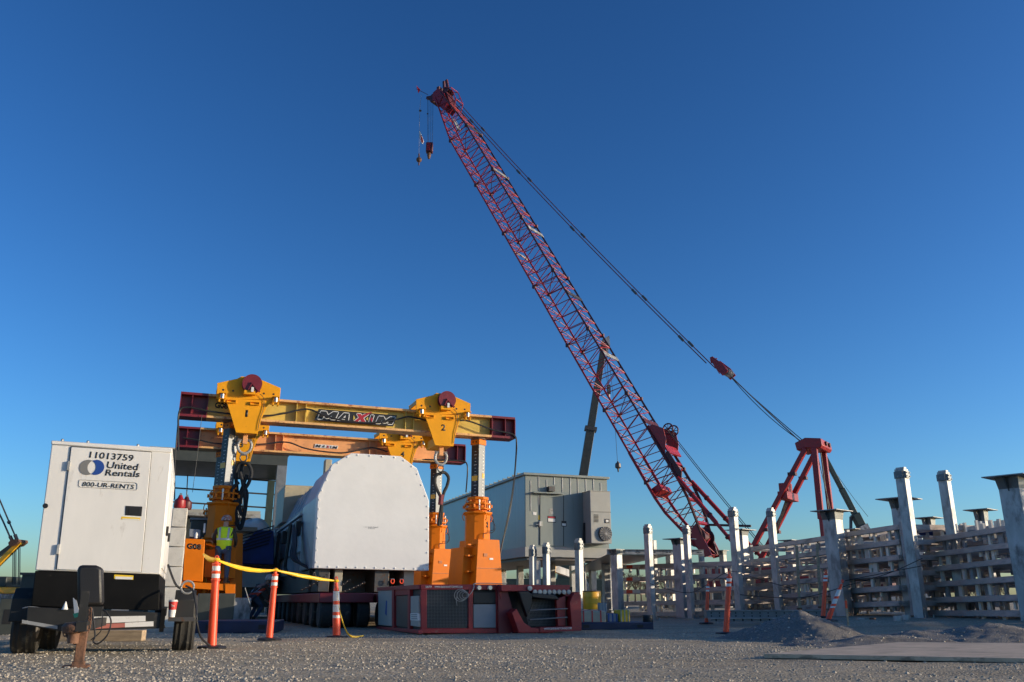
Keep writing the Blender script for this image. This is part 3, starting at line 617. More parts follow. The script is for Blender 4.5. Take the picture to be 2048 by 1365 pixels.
hcable(hb2, [(850, 919), (890, 921), (922, 922), (933, 927), (935, 945), (932, 985)], -.34)
hcable(hb1, [(349, 1000), (350, 930), (353, 880), (358, 828)], -.2, .02)
hcable(hb1, [(385, 985), (396, 900), (404, 830)], -.36, .008, 'tag_line')

# --- lifting heads riding on the beams
def z4(x, y): return (680 + x / 4.874, 760 + y / 4.874)
def head(label, num, ref, vfront, depth, hb, first=None, numsz=None):
    """ref: function from template photo pixels (of the head marked 2) to local x,z offsets"""
    t = T('lifting_head', label, 'gantry lifting head', (hb.e.location.x, hb.e.location.y, 0), AROT, 'lifting heads on the gantry beams')
    F = lambda pts: [ref(*z4(a, b)) for a, b in pts]
    top = F([(742, 190), (905, 150), (940, 128), (1075, 140), (1110, 160), (1272, 232), (1270, 345), (1180, 348), (1180, 338), (745, 335)])
    tap = F([(800, 330), (1210, 350), (1168, 400), (1128, 520), (1105, 650), (925, 640), (868, 470), (838, 385)])
    f = t.part('front_plate', MB().prism(top, vfront, vfront + .05), M['yell'], bevel=.006)
    b = t.part('rear_plate', MB().prism(top, vfront + depth - .05, vfront + depth), M['yell'], bevel=.006)
    xs_ = [p[0] for p in top]; zs_ = [p[1] for p in top]
    x0, x1 = min(xs_), max(xs_); zm = ref(*z4(742, 190))[1]; zl = ref(*z4(742, 340))[1]
    t.part('side_plate', MB().box(x0 + .01, x0 + .05, vfront + .05, vfront + depth - .05, hb.zt + .16, zm - .02), M['yell'])
    t.part('side_plate', MB().box(x1 - .05, x1 - .01, vfront + .05, vfront + depth - .05, hb.zt + .16, zm - .12), M['yell'])
    t.part('front_link', MB().prism(tap, vfront - .03, vfront + .02), M['yell'], bevel=.006)
    t.part('rear_link', MB().prism(tap, vfront + depth - .02, vfront + depth + .03), M['yell'], bevel=.006)
    zlo = min(p[1] for p in tap); pl_ = F([(925, 560), (1120, 560), (1105, 640), (925, 640)])
    t.part('bottom_block', MB().prism(pl_, vfront + .03, vfront + depth - .03), M['yell'])
    for (a, c) in ((795, 252), (878, 260), (1135, 283), (1216, 289)):
        x, z = ref(*z4(a, c)); t.part('bolt_hole', MB().lathe([(.033, -.004), (.033, .004)], (x, vfront, z), 12, 'y'), M['blk'], f)
    for (a, c) in ((790, 345), (1235, 375)):
        x, z = ref(*z4(a, c)); rb = t.part('guide_roller', MB().lathe([(.06, -.07), (.06, .07)], (x, vfront - .10, z + .10), 12), M['steel'])
        mb = MB(); mb.cbox((x, vfront - .10, z + .19), .22, .20, .018); mb.cbox((x, vfront - .10, z + .01), .22, .20, .018)
        mb.box(x - .10, x - .05, vfront - .17, vfront - .02, z - .09, z); mb.box(x + .05, x + .10, vfront - .17, vfront - .02, z - .09, z); t.part('roller_bracket', mb, M['yell'], bevel=.004)
    for (a, c) in ((870, 360), (1065, 378)):
        x, z = ref(*z4(a, c)); mb = MB()
        mb.box(x - .14, x + .14, vfront - .10, vfront - .031, z + .035, z + .05); mb.box(x - .14, x + .14, vfront - .10, vfront - .031, z - .05, z - .035)
        mb.box(x - .14, x - .125, vfront - .10, vfront - .031, z - .035, z + .035); mb.box(x + .125, x + .14, vfront - .10, vfront - .031, z - .035, z + .035); t.part('forklift_pocket', mb, M['yell'])
    x, z = ref(*z4(1030, 207)); r = .30
    dr = t.part('cable_reel', MB().lathe([(r, -.22), (r, -.19), (.12, -.185), (.12, -.06), (r, -.055), (r, -.03)], (x, vfront, z), 28, 'y'), M['maroon'])
    t.part('reel_arm', MB().bar((x - .02, vfront - .25, z + .02), (x + .24, vfront - .25, z - .26), .05, .07, (0, 1, 0)).bar((x, vfront - .25, z), (x - .1, vfront - .25, z - .22), .04, .06, (0, 1, 0)), M['maroon'], dr)
    t.part('reel_weight', MB().cbox((x + .02, vfront - .28, z - .21), .075, .04, .15), M['stickw'], dr)
    zz = ref(*z4(1030, 300))[1]; t.part('reel_bracket', MB().box(x - .22, x + .12, vfront - .24, vfront - .035, zz - .02, zz + .10), M['yell'])
    mb = MB(); mb.path(spl([(x_, vfront - .06, z_) for x_, z_ in F([(1100, 290), (1135, 330), (1138, 420), (1115, 520), (1105, 620)])]), .009); t.part('thin_cable', mb, M['hose'])
    if num:
        a, c, d = [ref(*z4(*k)) for k in (((985, 435), (1028, 438), (982, 497)) if num != '1' else ((994, 435), (1014, 437), (992, 497)))]
        text(t, num, (a[0], vfront - .034, a[1]), (c[0], vfront - .034, c[1]), (d[0], vfront - .034, d[1]), 0, M['ink'], name='number', bold=(.015 if num == '1' else .03))
    t.zlo = zlo; t.xc = ref(*z4(1012, 600))[0]; t.vc = vfront + depth / 2; return t
VF = -.52; DP = 1.04
def mkref(hb, pxc, pyt):
    p0 = hb1.Bp(*z4(1007, 128), VF); tgt = hb.Bp(pxc, pyt, VF)
    def ref(a, b):
        p = hb1.Bp(a, b, VF)
        # take the slight skew of the beam's perspective out: local x,z of the template, then moved
        return (p.x - p0.x + tgt.x, p.z - p0.z + hb.zt + (p0.z - hb1.zt))
    return ref
h2 = head('amber lifting head with red cable reel, marked 2, on the yellow beam', '2', mkref(hb1, *z4(1007, 128)), VF, DP, hb1)
h1 = head('amber lifting head with red cable reel, marked 1, above the tangled slings', '1', mkref(hb1, 499.5, 751), VF, DP, hb1)
h4 = head('amber lifting head marked 4, on the salmon beam, partly behind the white wrapped load', '4', mkref(hb2, 805.5, 858), VF, DP, hb2)
h3 = head('amber lifting head marked 3, on the salmon beam, directly behind the head marked 1', '3', mkref(hb2, 485, 850), VF, DP, hb2)

# --- jacking towers
def tower(label, x, y, ztop, num, mbody, top_m, group='gantry jacking towers'):
    t = T('jacking_tower', label, 'gantry tower', (x, y, 0), AROT + R(13), group)
    w = .165
    z0 = 3.9
    post = t.part('lift_post', MB().box(-w, w, -w, w, z0 - .3, ztop - .22), M['postgrey'])
    t.part('black_scale', MB().box(-w - .006, -w + .004, -w + .01, w - .01, z0, ztop - .28), M['blackplastic'], post)
    n = int((ztop - .4 - z0) / .115)
    for k in range(n):
        z = z0 + .12 + k * .115; wd = .06 if k % 3 else .12
        mb = MB().box(-w - .010, -w - .005, -wd / 2 - .02, wd / 2 - .02, z, z + .014); mb.box(.04, .085, -w - .006, -w + .002, z, z + .035); t.part('scale_mark', mb, M['stickw'], post)
    for z in (z0 + .62,):
        t.part('lock_plate', MB().box(-w - .014, -w - .004, -.12, .12, z, z + .17), M['ystrip'], post); t.part('lock_plate', MB().box(.02, .12, -w - .012, -w + .002, z + .1, z + .26), M['ystrip'], post)
    cap = t.part('post_cap', MB().box(-w - .03, w + .03, -w - .03, w + .03, ztop - .26, ztop - .08), top_m, bevel=.01)
    for s in (-.07, .07): t.part('cap_hole', MB().lathe([(.028, -.004), (.028, .004)], (-w - .032, s, ztop - .17), 10, 'x'), M['blk'], cap)
    t.part('swivel_plate', MB().lathe([(.25, 0), (.27, .03), (.27, .05), (.20, .075)], (0, 0, ztop - .08), 20), M['rust'], cap)
    for o_ in [post, cap] + list(post.children) + list(cap.children):
        if o_ in (post, cap): o_.rotation_euler = (0, 0, R(20))
    # jack head collars
    mb = MB()
    for z, r, h in ((3.88, .38, .09), (3.72, .46, .05), (3.55, .46, .05)):
        mb.lathe([(r, 0), (r, h)], (0, 0, z), 8)
    mb.lathe([(.33, 0), (.33, .5)], (0, 0, 3.45), 8)
    j = t.part('jack_head', mb, mbody, bevel=.008)
    for a in range(8):
        c, s = math.cos(a * .785 + .39), math.sin(a * .785 + .39)
        t.part('clamp_pin', MB().tube((c * .40, s * .40, 3.53), (c * .40, s * .40, 3.86), .032, 6), M['steel'] if a % 2 else mbody, j)
    for a in np.linspace(0, 6.283, 9)[:-1]: t.part('clamp_lug', MB().cbox((math.cos(a) * .48, math.sin(a) * .48, 3.66), .06, .06, .1), mbody, j)
    # barrel (octagonal, with a flange and ears)
    mb = MB().lathe([(.44, 2.2), (.43, 3.2), (.45, 3.36), (.51, 3.42), (.51, 3.47), (.4, 3.48)], (0, 0, 0), 8); bar_ = t.part('barrel', mb, mbody, bevel=.008)
    for a in (0, 1.57, 3.14, 4.71):
        c, s = math.cos(a), math.sin(a); t.part('lifting_ear', MB().path([(c * (.51 + .07 * math.sin(u)), s * (.51 + .07 * math.sin(u)), 3.30 + .12 * math.cos(u)) for u in np.linspace(0, math.pi, 8)], .014, 5), mbody, bar_)
    # flared base blocks
    def flare(x0, x1, y0, y1, zb_, zt_, f):
        cx = (x0 + x1) / 2
        return MB().hexa([(x0 - f, y0 - f * .4, zb_), (x1 + f, y0 - f * .4, zb_), (x1 + f, y1 + f * .4, zb_), (x0 - f, y1 + f * .4, zb_), (x0, y0, zt_), (x1, y0, zt_), (x1, y1, zt_), (x0, y1, zt_)])
    base = t.part('base', flare(-.33, .50, -.60, .60, .55, 2.55, .14), mbody, bevel=.012)
    t.part('base_wing', flare(-.66, -.35, -.26, .60, .55, 2.3, .12), mbody, base, bevel=.012)
    t.part('seam', MB().box(-.40, .60, -.640, -.62, 1.62, 1.64), M['orangedirty'], base)
    for z in (1.0, 1.5, 2.0, 2.35):
        t.part('rung', MB().box(-.62, -.36, -.46, -.26, z, z + .05), mbody, base)
    t.part('pocket', MB().box(-.12, .02, -.632, -.5, 2.0, 2.1), M['orangedirty'], base)
    t.part('plate_label', MB().box(.10, .24, -.632, -.60, 1.9, 1.96), M['stickw'], base)
    t.part('chassis', MB().box(-.9, .75, -.62, .75, .3, .56), mbody, bevel=.012)
    for a in (-.7, .55): t.part('track_roller', MB().lathe([(.15, -.12), (.15, .12)], (a, 0, .17), 18, 'y'), M['darksteel'])
    mb = MB(); mb.path(spl([(.30, -.44, 3.2), (.38, -.52, 3.0), (.30, -.52, 2.8), (-.02, -.47, 2.75), (-.05, -.48, 2.6)]), .012); mb.path(spl([(.52, 0, 3.6), (.58, -.1, 3.2), (.46, -.3, 2.9), (.24, -.46, 2.86)]), .012); t.part('hydraulic_hose', mb, M['hose'])
    if num:
        n_ = R(-90 + 22.5 * 0); # the octagon face turned to the viewer
        a = -3 * math.pi / 8 - math.pi / 8 * 0
        c = Vector((math.cos(a), math.sin(a), 0)); s_ = Vector((-math.sin(a), math.cos(a), 0)); r_ = .435 * math.cos(math.pi / 8) + .012
        o = c * r_; text(t, num, tuple(o - s_ * .05 + Vector((0, 0, 3.14))), tuple(o + s_ * .05 + Vector((0, 0, 3.14))), tuple(o - s_ * .05 + Vector((0, 0, 2.96))), 0, M['ink'], name='number', bold=.04)
    return t
def onbeam(hb, px): 
    p = hb.Bp(px, 1202, 0); w = hb.M @ Vector((p.x, 0, 0)); return w.x, w.y
xr, yr = onbeam(hb1, 953); tw2 = tower('bright orange jacking tower marked 2, nearest tower to the grey module', xr, yr, hb1.zb, '2', M['orange'], M['orange'])
xl, yl = onbeam(hb1, 428); tw1 = tower('orange jacking tower under the G08 end of the yellow beam, beside the worker', xl, yl, hb1.zb, None, M['orange'], M['orange'])
xr2, yr2 = onbeam(hb2, 866); tw4 = tower('bright orange jacking tower squeezed between the white wrapped load and the tower marked 2', xr2, yr2, hb2.zb, None, M['orange'], M['orange'])
xl2, yl2 = onbeam(hb2, 417); tw3 = tower('orange jacking tower under the salmon beam, hidden behind the G08 tower', xl2, yl2, hb2.zb, None, M['orange'], M['orange'])
# control cabinet with platform in front of tower 1
cc = T('control_cabinet', 'orange control cabinet lettered G08 with a step platform beside the worker', 'control cabinet', (hb1.e.location.x, hb1.e.location.y, 0), AROT)
vc_ = -1.55
def bx(t, pxs, v0, v1, mm, nm, parent=None, bevel=.01, **k):
    a, b, c, d = [t.Bp(*p, v0) for p in pxs]; mb = MB(); mb.prism([(p.x, p.z) for p in (a, b, c, d)], v0, v1); return t.part(nm, mb, M[mm], parent, bevel=bevel, **k)
cab = bx(cc, [(369.5, 1077), (410, 1079.5), (405.5, 1164), (365, 1162)], vc_, vc_ + .7, 'orange', 'cabinet', bevel=.02)
text(cc, 'G08', (374, 1086.5), (403, 1089), (373.5, 1098), vc_ - .004, M['ink'], parent=cab, bold=.05)
p = cc.Bp(391.5, 1077, vc_ + .15); mb = MB().lathe([(.045, 0), (.04, .05), (.05, .1), (.03, .15), (.01, .17)], (p.x, p.y, p.z), 12); cc.part('beacon', mb, M['stickw'], cab)
bx(cc, [(379, 1058), (401, 1060), (400, 1076), (378, 1074)], vc_ + .35, vc_ + .6, 'grey', 'junction_box')
bx(cc, [(408, 1047), (411, 1047), (410, 1066), (406, 1066)], vc_ + .3, vc_ + .36, 'stickw', 'lamp_tube', bevel=.004)
bx(cc, [(354, 1080), (368, 1082), (364, 1100), (361, 1098)], vc_ + .2, vc_ + .25, 'acgrey', 'side_bracket', bevel=.004)
mb = MB(); a, b = cc.Bp(367, 1085, vc_ - .02), cc.Bp(360, 1165, vc_ - .02); mb.bar(a, b, .09, .05, (0, 1, 0)); cc.part('conduit', mb, M['grey'])
bx(cc, [(362, 1163), (471, 1170), (470, 1183), (361, 1176)], vc_ - .1, vc_ + .9, 'orange', 'platform')
bx(cc, [(450, 1166), (471, 1168), (470, 1192), (450, 1190)], vc_ - .13, vc_ - .02, 'orange', 'platform_foot')
bx(cc, [(411, 1100), (472, 1096), (470, 1158), (408, 1155)], vc_ + .45, vc_ + .9, 'orange', 'rear_housing')
mb = MB(); mb.path(spl([cc.Bp(*a, vc_ + .3) for a in ((412, 1089), (420, 1090), (428, 1093), (440, 1096))]), .03); cc.part('hand_rail', mb, M['orange'])
mb = MB(); mb.path(spl([cc.Bp(*a, vc_ + .3) for a in ((345, 1100), (352, 1150), (362, 1170), (368, 1178))]), .02); cc.part('cable', mb, M['hose'])

# --- shackles and slings
def shackle(t, c, r, m, parent=None):
    mb = MB(); mb.path([c + Vector((math.sin(a) * r * (1 if math.cos(a) > -.2 else 1.05), 0, -r * .9 - math.cos(a) * r * 1.15)) * 1 for a in np.linspace(.0, 2.55, 12)][::-1] , r * .23, 8)
    mb.path([c + Vector((-math.sin(a) * r, 0, -r * .9 - math.cos(a) * r * 1.15)) for a in np.linspace(.0, 2.55, 12)], r * .23, 8)
    s = t.part('shackle', mb, m, parent)
    t.part('shackle_pin', MB().tube(c + Vector((-r * 1.05, 0, 0)), c + Vector((r * 1.05, 0, 0)), r * .24, 10), M['steel'], s); return s
def slingset(label, hb, hd, px, loops, top):
    t = T('sling', label, 'lifting sling', (hb.e.location.x, hb.e.location.y, 0), AROT, 'black slings hanging from the gantry heads')
    c = Vector((hd.xc, hd.vc - .2, hd.zlo))
    t.part('link_plate', MB().box(c.x - .07, c.x + .07, c.y - .06, c.y + .06, c.z - .28, c.z + .1), M['beamo'], bevel=.006)
    shackle(t, c + Vector((0, 0, -.16)), .20, M['galvd'])
    s2 = c + Vector((0, 0, -.62)); shackle(t, s2, .10, M['darksteel'])
    v = c.y
    for lp in loops:
        mb = MB(); mb.path(spl([t.Bp(a, b, v + dv) for a, b, dv in lp], 6), .055 if len(lp) > 4 else .05, 8); t.part('sling_loop', mb, M['sling'])
    return t
sl2 = slingset('single black sling looped from the shackle under the head marked 2', hb1, h2, 880,
    [[(882, 948, 0), (874, 950, .03), (869, 960, .05), (872, 975, .05), (880, 992, .03), (883, 1005, 0), (880, 1030, 0), (877, 1052, 0)], [(882, 946, 0), (890, 946, .03), (897, 956, .05), (894, 972, .05), (888, 985, .03), (884, 1003, 0), (883, 1030, 0), (881, 1050, 0)]], 0)
mb = MB(); mb.path([sl2.Bp(a, b, sl2.L(h2.M @ Vector((0, h2.vc - .2, 0))).y) for a, b in ((883, 990), (881, 1010))], .085, 8); sl2.part('red_sleeve', mb, M['maroon'])
sl1 = slingset('tangle of black slings looped below the shackle under the head marked 1', hb1, h1, 485,
    [[(487, 926, 0), (478, 930, .05), (472, 950, .1), (474, 985, .1), (470, 1010, .1), (474, 1040, .1), (480, 1058, 0), (487, 1040, 0), (490, 1000, -.05), (485, 965, -.05), (480, 945, 0)],
     [(487, 926, 0), (497, 930, -.05), (503, 945, -.1), (498, 965, -.1), (486, 985, -.05), (479, 1010, 0), (483, 1030, 0), (490, 1020, .05), (494, 990, .05), (489, 975, 0)],
     [(486, 928, .1), (482, 950, .1), (490, 975, .1), (492, 1010, .1), (484, 1048, .1), (476, 1052, .05), (472, 1030, 0), (476, 1000, 0), (487, 970, 0), (494, 950, 0)],
     [(478, 965, -.1), (467, 975, -.1), (464, 990, -.1), (470, 1003, -.05), (480, 995, 0)]], 0)

# ------------------------------------------------------------------ transporter
spY = GP(842, 1270).y
sp = Tpx('modular_transporter', 'low dark red self propelled transporter with mesh grilles and many wheels under the white load', 'transporter', 842, spY)
def F0(a, b, v=0): return sp.Bp(a, b, v)
zt = F0(842, 1170).z; zb = F0(842, 1266).z
def box_px(nm, pts, v0, v1, mm, parent=None, bevel=.006, t=None, **k):
    t = t or sp; mb = MB(); mb.prism(q(t, pts, v0), v0, v1); return t.part(nm, mb, M[mm], parent, bevel=bevel, **k)
uR = F0(1163, 1215).x; u1 = F0(1003, 1215).x
pk1 = sp.part('power_pack', MB().box(.02, u1, .06, 4.0, zb + .02, zt - .02), M['blk'])
# frame of the first pack
box_px('top_rail', [(842, 1169.5), (1003, 1169.5), (1003, 1180), (842, 1180)], 0, .08, 'spred', pk1)
box_px('bottom_rail', [(842, 1257), (1003, 1257), (1003, 1267), (842, 1267)], 0, .08, 'spred', pk1)
for a, b in ((842, 854), (937, 946), (992, 1003)): box_px('upright', [(a, 1180), (b, 1180), (b, 1257), (a, 1257)], 0, .08, 'spred', pk1)
def grille(pts, v, parent, nx_, nz_, t=None, r=.006, m='galvd'):
    t = t or sp; a, b, c, d = [t.Bp(*p, v) for p in pts]; mb = MB()
    for i in range(nx_ + 1): f = i / nx_; mb.bar(a.lerp(b, f), d.lerp(c, f), r * .9, r * .9, (0, 1, 0))
    for i in range(nz_ + 1): f = i / nz_; mb.bar(a.lerp(d, f), b.lerp(c, f), r, r, (0, 1, 0))
    return t.part('mesh_grille', mb, M[m], parent)
grille([(854, 1180), (937, 1180), (936, 1255), (854, 1255)], .02, pk1, 28, 26, r=.004, m='postgrey')
box_px('panel', [(947, 1185), (992, 1185), (992, 1207), (947, 1207)], .02, .06, 'blackplastic', pk1)
box_px('panel', [(947, 1209), (992, 1209), (992, 1256), (947, 1256)], .012, .06, 'grey', pk1)
for a in (958, 980):
    p = F0(a, 1176, -.03); sp.part('work_lamp', MB().lathe([(.04, -.03), (.045, .03)], (p.x, -.03, p.z), 14, 'y'), M['glass'], pk1)
text(sp, 'WWW.BARNHARTCRANE.COM', (869, 1172.2), (925, 1172.2), (869, 1176.4), -.003, M['stickw'], parent=pk1, bold=.02)
text(sp, '5879', (851, 1172), (863, 1172), (851, 1176.4), -.003, M['stickw'], parent=pk1, bold=.02)
# hose coil
c = F0(921, 1191, -.06); mb = MB()
for k in range(4): mb.path([c + Vector((math.cos(a) * (.125 - .02 * k) + .03 * k, -.012 * k, math.sin(a) * (.115 - .02 * k))) for a in np.linspace(0, 6.28, 22)[:-1]], .008, 6, True)
mb.path(spl([F0(930, 1197, -.05), F0(941, 1188, -.06), F0(948, 1175, -.04), F0(949, 1168, .05), F0(975, 1167, .3), F0(1010, 1168, .4), F0(1013, 1165, .4)]), .009); mb.path(spl([F0(915, 1185, -.06), F0(913, 1200, -.06), F0(914, 1212, -.05)]), .008)
sp.part('grey_hose', mb, M['galvd'])
# left flank of the first pack (plane u = 0)
def flank(nm, pts, mm, out=.03, parent=pk1):
    ps = [sp.Ap(a, b, 0) for a, b in pts]; mb = MB(); mb.ext([(-out, p.y, p.z) for p in ps], (out + .03, 0, 0)); return sp.part(nm, mb, M[mm], parent, bevel=.005)
flank('flank_panel', [(759, 1182), (787, 1180), (788, 1253), (759, 1250)], 'acgrey'); flank('flank_panel', [(824, 1193), (840, 1192), (840, 1254), (824, 1252)], 'acgrey')
flank('flank_rail', [(758, 1175), (842, 1170), (842, 1179), (758, 1182)], 'spred', .05); flank('flank_rail', [(757, 1253), (842, 1260), (842, 1268), (757, 1258)], 'spred', .05)
flank('flank_upright', [(788, 1178), (792, 1178), (792, 1256), (788, 1255)], 'spred', .05); flank('flank_upright', [(820, 1176), (824, 1176), (824, 1260), (820, 1259)], 'spred', .05)
flank('flank_top_panel', [(792, 1178), (820, 1176), (820, 1190), (792, 1192)], 'spred', .02); flank('recess', [(793, 1193), (819, 1191), (819, 1256), (793, 1252)], 'darksteel', .005)
flank('marking', [(775, 1201), (777, 1202), (776, 1232), (773, 1228)], 'inkb', .035); flank('notice', [(824, 1227), (840, 1227), (840, 1242), (824, 1241)], 'refl', .036)
for i in range(3): flank('notice_line', [(826, 1229 + i * 4), (838, 1229 + i * 4), (838, 1231 + i * 4), (826, 1231 + i * 4)], 'inkg', .038)
# second pack with the raised bumper frame
vf = -.35
pk2 = sp.part('power_pack', MB().box(u1 + .02, uR - .18, .04, 4.0, zb + .02, zt - .02), M['blk'])
box_px('top_beam', [(1003, 1170), (1140, 1170.5), (1140, 1183), (1003, 1183)], -.22, .1, 'spred', pk2)
box_px('gusset', [(996, 1170), (1012, 1170), (1030, 1235), (1055, 1258), (1098, 1262), (1098, 1267), (997, 1268)], vf + .28, vf + .36, 'maroon', pk2)
box_px('gusset_face', [(1024, 1226), (1033, 1218), (1048, 1246), (1064, 1256), (1110, 1257), (1110, 1266), (1038, 1266)], vf - .02, vf + .3, 'spred', pk2)
box_px('lower_beam', [(1080, 1255), (1163, 1253), (1163, 1262), (1080, 1265)], vf - .04, vf + .2, 'spred', pk2)
box_px('bumper_post', [(1113, 1198), (1131, 1192), (1131, 1252), (1116, 1253)], vf + .1, vf + .2, 'spred', pk2)
box_px('bumper_post', [(1145, 1192), (1152, 1184), (1162, 1190), (1163, 1254), (1144, 1255), (1140, 1205)], vf - .03, vf + .2, 'spred', pk2)
box_px('side_return', [(1130, 1183), (1160, 1185), (1158, 1195), (1131, 1193)], vf + .1, .3, 'spred', pk2)
box_px('small_fin', [(995, 1172), (1003, 1171), (1003, 1198), (1001, 1198)], -.08, -.02, 'spred', pk2)
grille([(1045, 1200), (1115, 1200), (1115, 1252), (1058, 1252)], -.02, pk2, 24, 18, r=.004, m='postgrey')
mb = MB()
for pts in ([(1038, 1184), (1055, 1182), (1065, 1190), (1063, 1215), (1055, 1235), (1048, 1215)], [(1062, 1186), (1110, 1190), (1120, 1200), (1090, 1198), (1066, 1196)]):
    mb.prism(q(sp, pts, vf + .05), vf + .05, vf + .2)
sp.part('hydraulic_arm', mb, M['blackplastic'], pk2, bevel=.015)
mb = MB(); mb.path([F0(1060, 1221, vf), F0(1135, 1218, vf)], .012); mb.path([F0(1060, 1240, vf), F0(1135, 1235, vf)], .012); sp.part('cylinder_rod', mb, M['steel'], pk2)
for i in range(8):
    p = F0(1069.5 + i * 9.6, 1184.5, -.24) if i < 7 else F0(1137, 1184.5, -.24); hl = sp.part('headlight', MB().lathe([(.03, .03), (.045, .0), (.045, -.03), (.036, -.032)], (p.x, p.y, p.z), 16, 'y'), M['galv'], pk2)
    sp.part('lens', MB().lathe([(.034, -.036), (.034, -.03)], (p.x, p.y, p.z), 16, 'y'), M['glass'], hl) if False else None
p = F0(1059, 1177, -.24); sp.part('headlight', MB().lathe([(.03, .03), (.048, .0), (.048, -.03), (.036, -.034)], (p.x, p.y, p.z), 16, 'y'), M['galv'], pk2)
text(sp, 'WWW.BARNHARTCRANE.COM', (1088, 1256), (1143, 1254.5), (1088, 1260.5), vf - .043, M['stickw'], parent=pk2, bold=.02)
# deck and wheel files
zd = zt - .12
sp.part('deck', MB().box(.0, uR - .1, 4.05, 20, zd - .22, zd), M['maroon'], bevel=.02)
uL = -1.35
sp.part('deck', MB().box(uL, -.06, 4.2, 20, zd - .22, zd), M['maroon'], bevel=.02)
for k in range(11):
    v = 4.55 + k * 1.35
    for u in ((uL + .2), (uL + .62), (-.28)):
        if k > 6 and u != uL + .2: continue
        w = sp.part('wheel', MB().lathe([(.13, -.14), (.30, -.15), (.335, -.11), (.345, 0), (.335, .11), (.30, .15), (.13, .14)], (u, v, .345), 20, 'x'), M['rubber'])
        sp.part('rim', MB().lathe([(.05, -.1), (.16, -.12), (.16, .12), (.05, .1)], (u, v, .345), 12, 'x'), M['maroon'], w)
    sp.part('axle_arm', MB().box(uL + .35, uL + .47, v - .06, v + .1, .3, zd - .2), M['darksteel'])
for k in range(3):
    for u in (.3, 1.0, 2.0, 2.6): sp.part('wheel', MB().lathe([(.13, -.14), (.28, -.15), (.30, 0), (.28, .15), (.13, .14)], (u, 2.2 + k * 1.3, .3), 18, 'x'), M['rubber'])
# support bolsters and chains under the load
WB = Tpx('wrapped_load', 'big white shrink wrapped machine with sloped shoulders and long grey blue body on the transporter', 'wrapped machine', 620, 24.2)
def WP(a, b, v=0): return WB.Bp(a, b, v)
out = [(703, 906.4), (752, 909.6), (801.8, 912.9), (834, 937), (858, 1002), (858, 1070), (857.5, 1142), (740, 1139.5), (627.7, 1137), (631.5, 1065), (635.7, 990.5), (664, 929)]
mb = MB(); mb.prism(q(WB, out, 0), 0, .35); cover = WB.part('white_cover', mb, M['wrap'], bevel=.015, smooth=12)
po = [WP(a, b) for a, b in out]; nb = 0
for i in range(len(po)):
    a, b = po[i], po[(i + 1) % len(po)]; L_ = (b - a).length; k = max(1, int(L_ / .26)); nrm = Vector((-(b - a).z, 0, (b - a).x)).normalized() * .05
    cen = sum(po, Vector()) / len(po)
    if (cen - a).dot(nrm) < 0: nrm = -nrm
    for j in range(k):
        p = a.lerp(b, (j + .5) / k) + nrm
        WB.part('cover_bolt', MB().lathe([(.026, 0), (.024, -.016), (.008, -.022)], (p.x, 0, p.z), 8, 'y'), M['wrap'], cover)
# thin marking on the cover
text(WB, '1 LV BAR PAINT', (728, 1053.4), (757, 1054.2), (728, 1055.4), -.003, M['inkg'], parent=cover, bold=-.005); text(WB, 'OT BA PUVEK', (736, 1057), (750, 1057.4), (736, 1058.4), -.003, M['inkg'], parent=cover, bold=-.005)
# silver wrapped shoulder behind the cover, long body of the same section behind that
xl_ = WP(627.7, 1137).x; xr_ = WP(857.5, 1142).x; z_b = WP(627.7, 1137).z; z_t = WP(703, 906.4).z; z_s = WP(635.7, 990.5).z; xs0 = WP(703, 906.4).x; xsh = WP(635.7, 990.5).x
p664, p802, p834, p858 = WP(664, 929), WP(801.8, 912.9), WP(834, 937), WP(858, 1002)
zr = (z_t + p802.z) / 2
def sect(i, zlow): return [(xl_ + i + (xsh - xl_) * .0, zlow), (xsh + i, z_s), (p664.x + i, p664.z - i * .6), (xs0 + i, zr - i), (p802.x - i, zr - i), (p834.x - i, p834.z - i * .6), (p858.x - i, p858.z), (xr_ - i, zlow)]
vs_ = WB.Ap(603, 1050, xl_).y
def secx(nm, i, zlow, v0, v1, m, par=None, **k):
    mb = MB(); mb.ext([(a, v0, b) for a, b in sect(i, zlow)], (0, v1 - v0, 0)); return WB.part(nm, mb, m, par, **k)
secx('silver_wrap', .035, z_b + .03, .35, vs_, M['silver'], bevel=.015, smooth=12)
roofw = secx('roof_wrap', .10, z_s - .28, vs_, 11.6, M['roofwrap'], bevel=.015, smooth=12)
mbd = WB.part('machine_body', MB().box(xl_ + .12, xr_ - .12, vs_, 11.4, z_b, z_s - .285), M['genbody'], bevel=.02)
for k in range(9):
    yy = vs_ + .6 + k * 1.1; WB.part('wrap_seam', MB().bar((xsh + .09, yy, z_s + .02), (p664.x + .09, yy, p664.z - .02), .03, .02), M['silver'], roofw)
mb = MB()
mb.tube((xl_ - .0, vs_ + .02, z_s - .40), (xl_ - .0, 11.2, z_s - .40), .10, 12); WB.part('side_pipe', mb, M['galvd'])
WB.part('side_ledge', MB().box(xl_ - .08, xl_ + .15, vs_ + .02, 11.4, z_s - .24, z_s - .18), M['silver'])
for k in range(16):
    y = 3.3 + k * .52; WB.part('skirt_rib', MB().box(xl_ + .06, xl_ + .118, y, y + .05, z_b + .02, z_b + .62), M['genbody'], mbd)
WB.part('skirt_rail', MB().box(xl_ + .05, xl_ + .118, 3.2, 11.4, z_b + .62, z_b + .67), M['darksteel'], mbd)
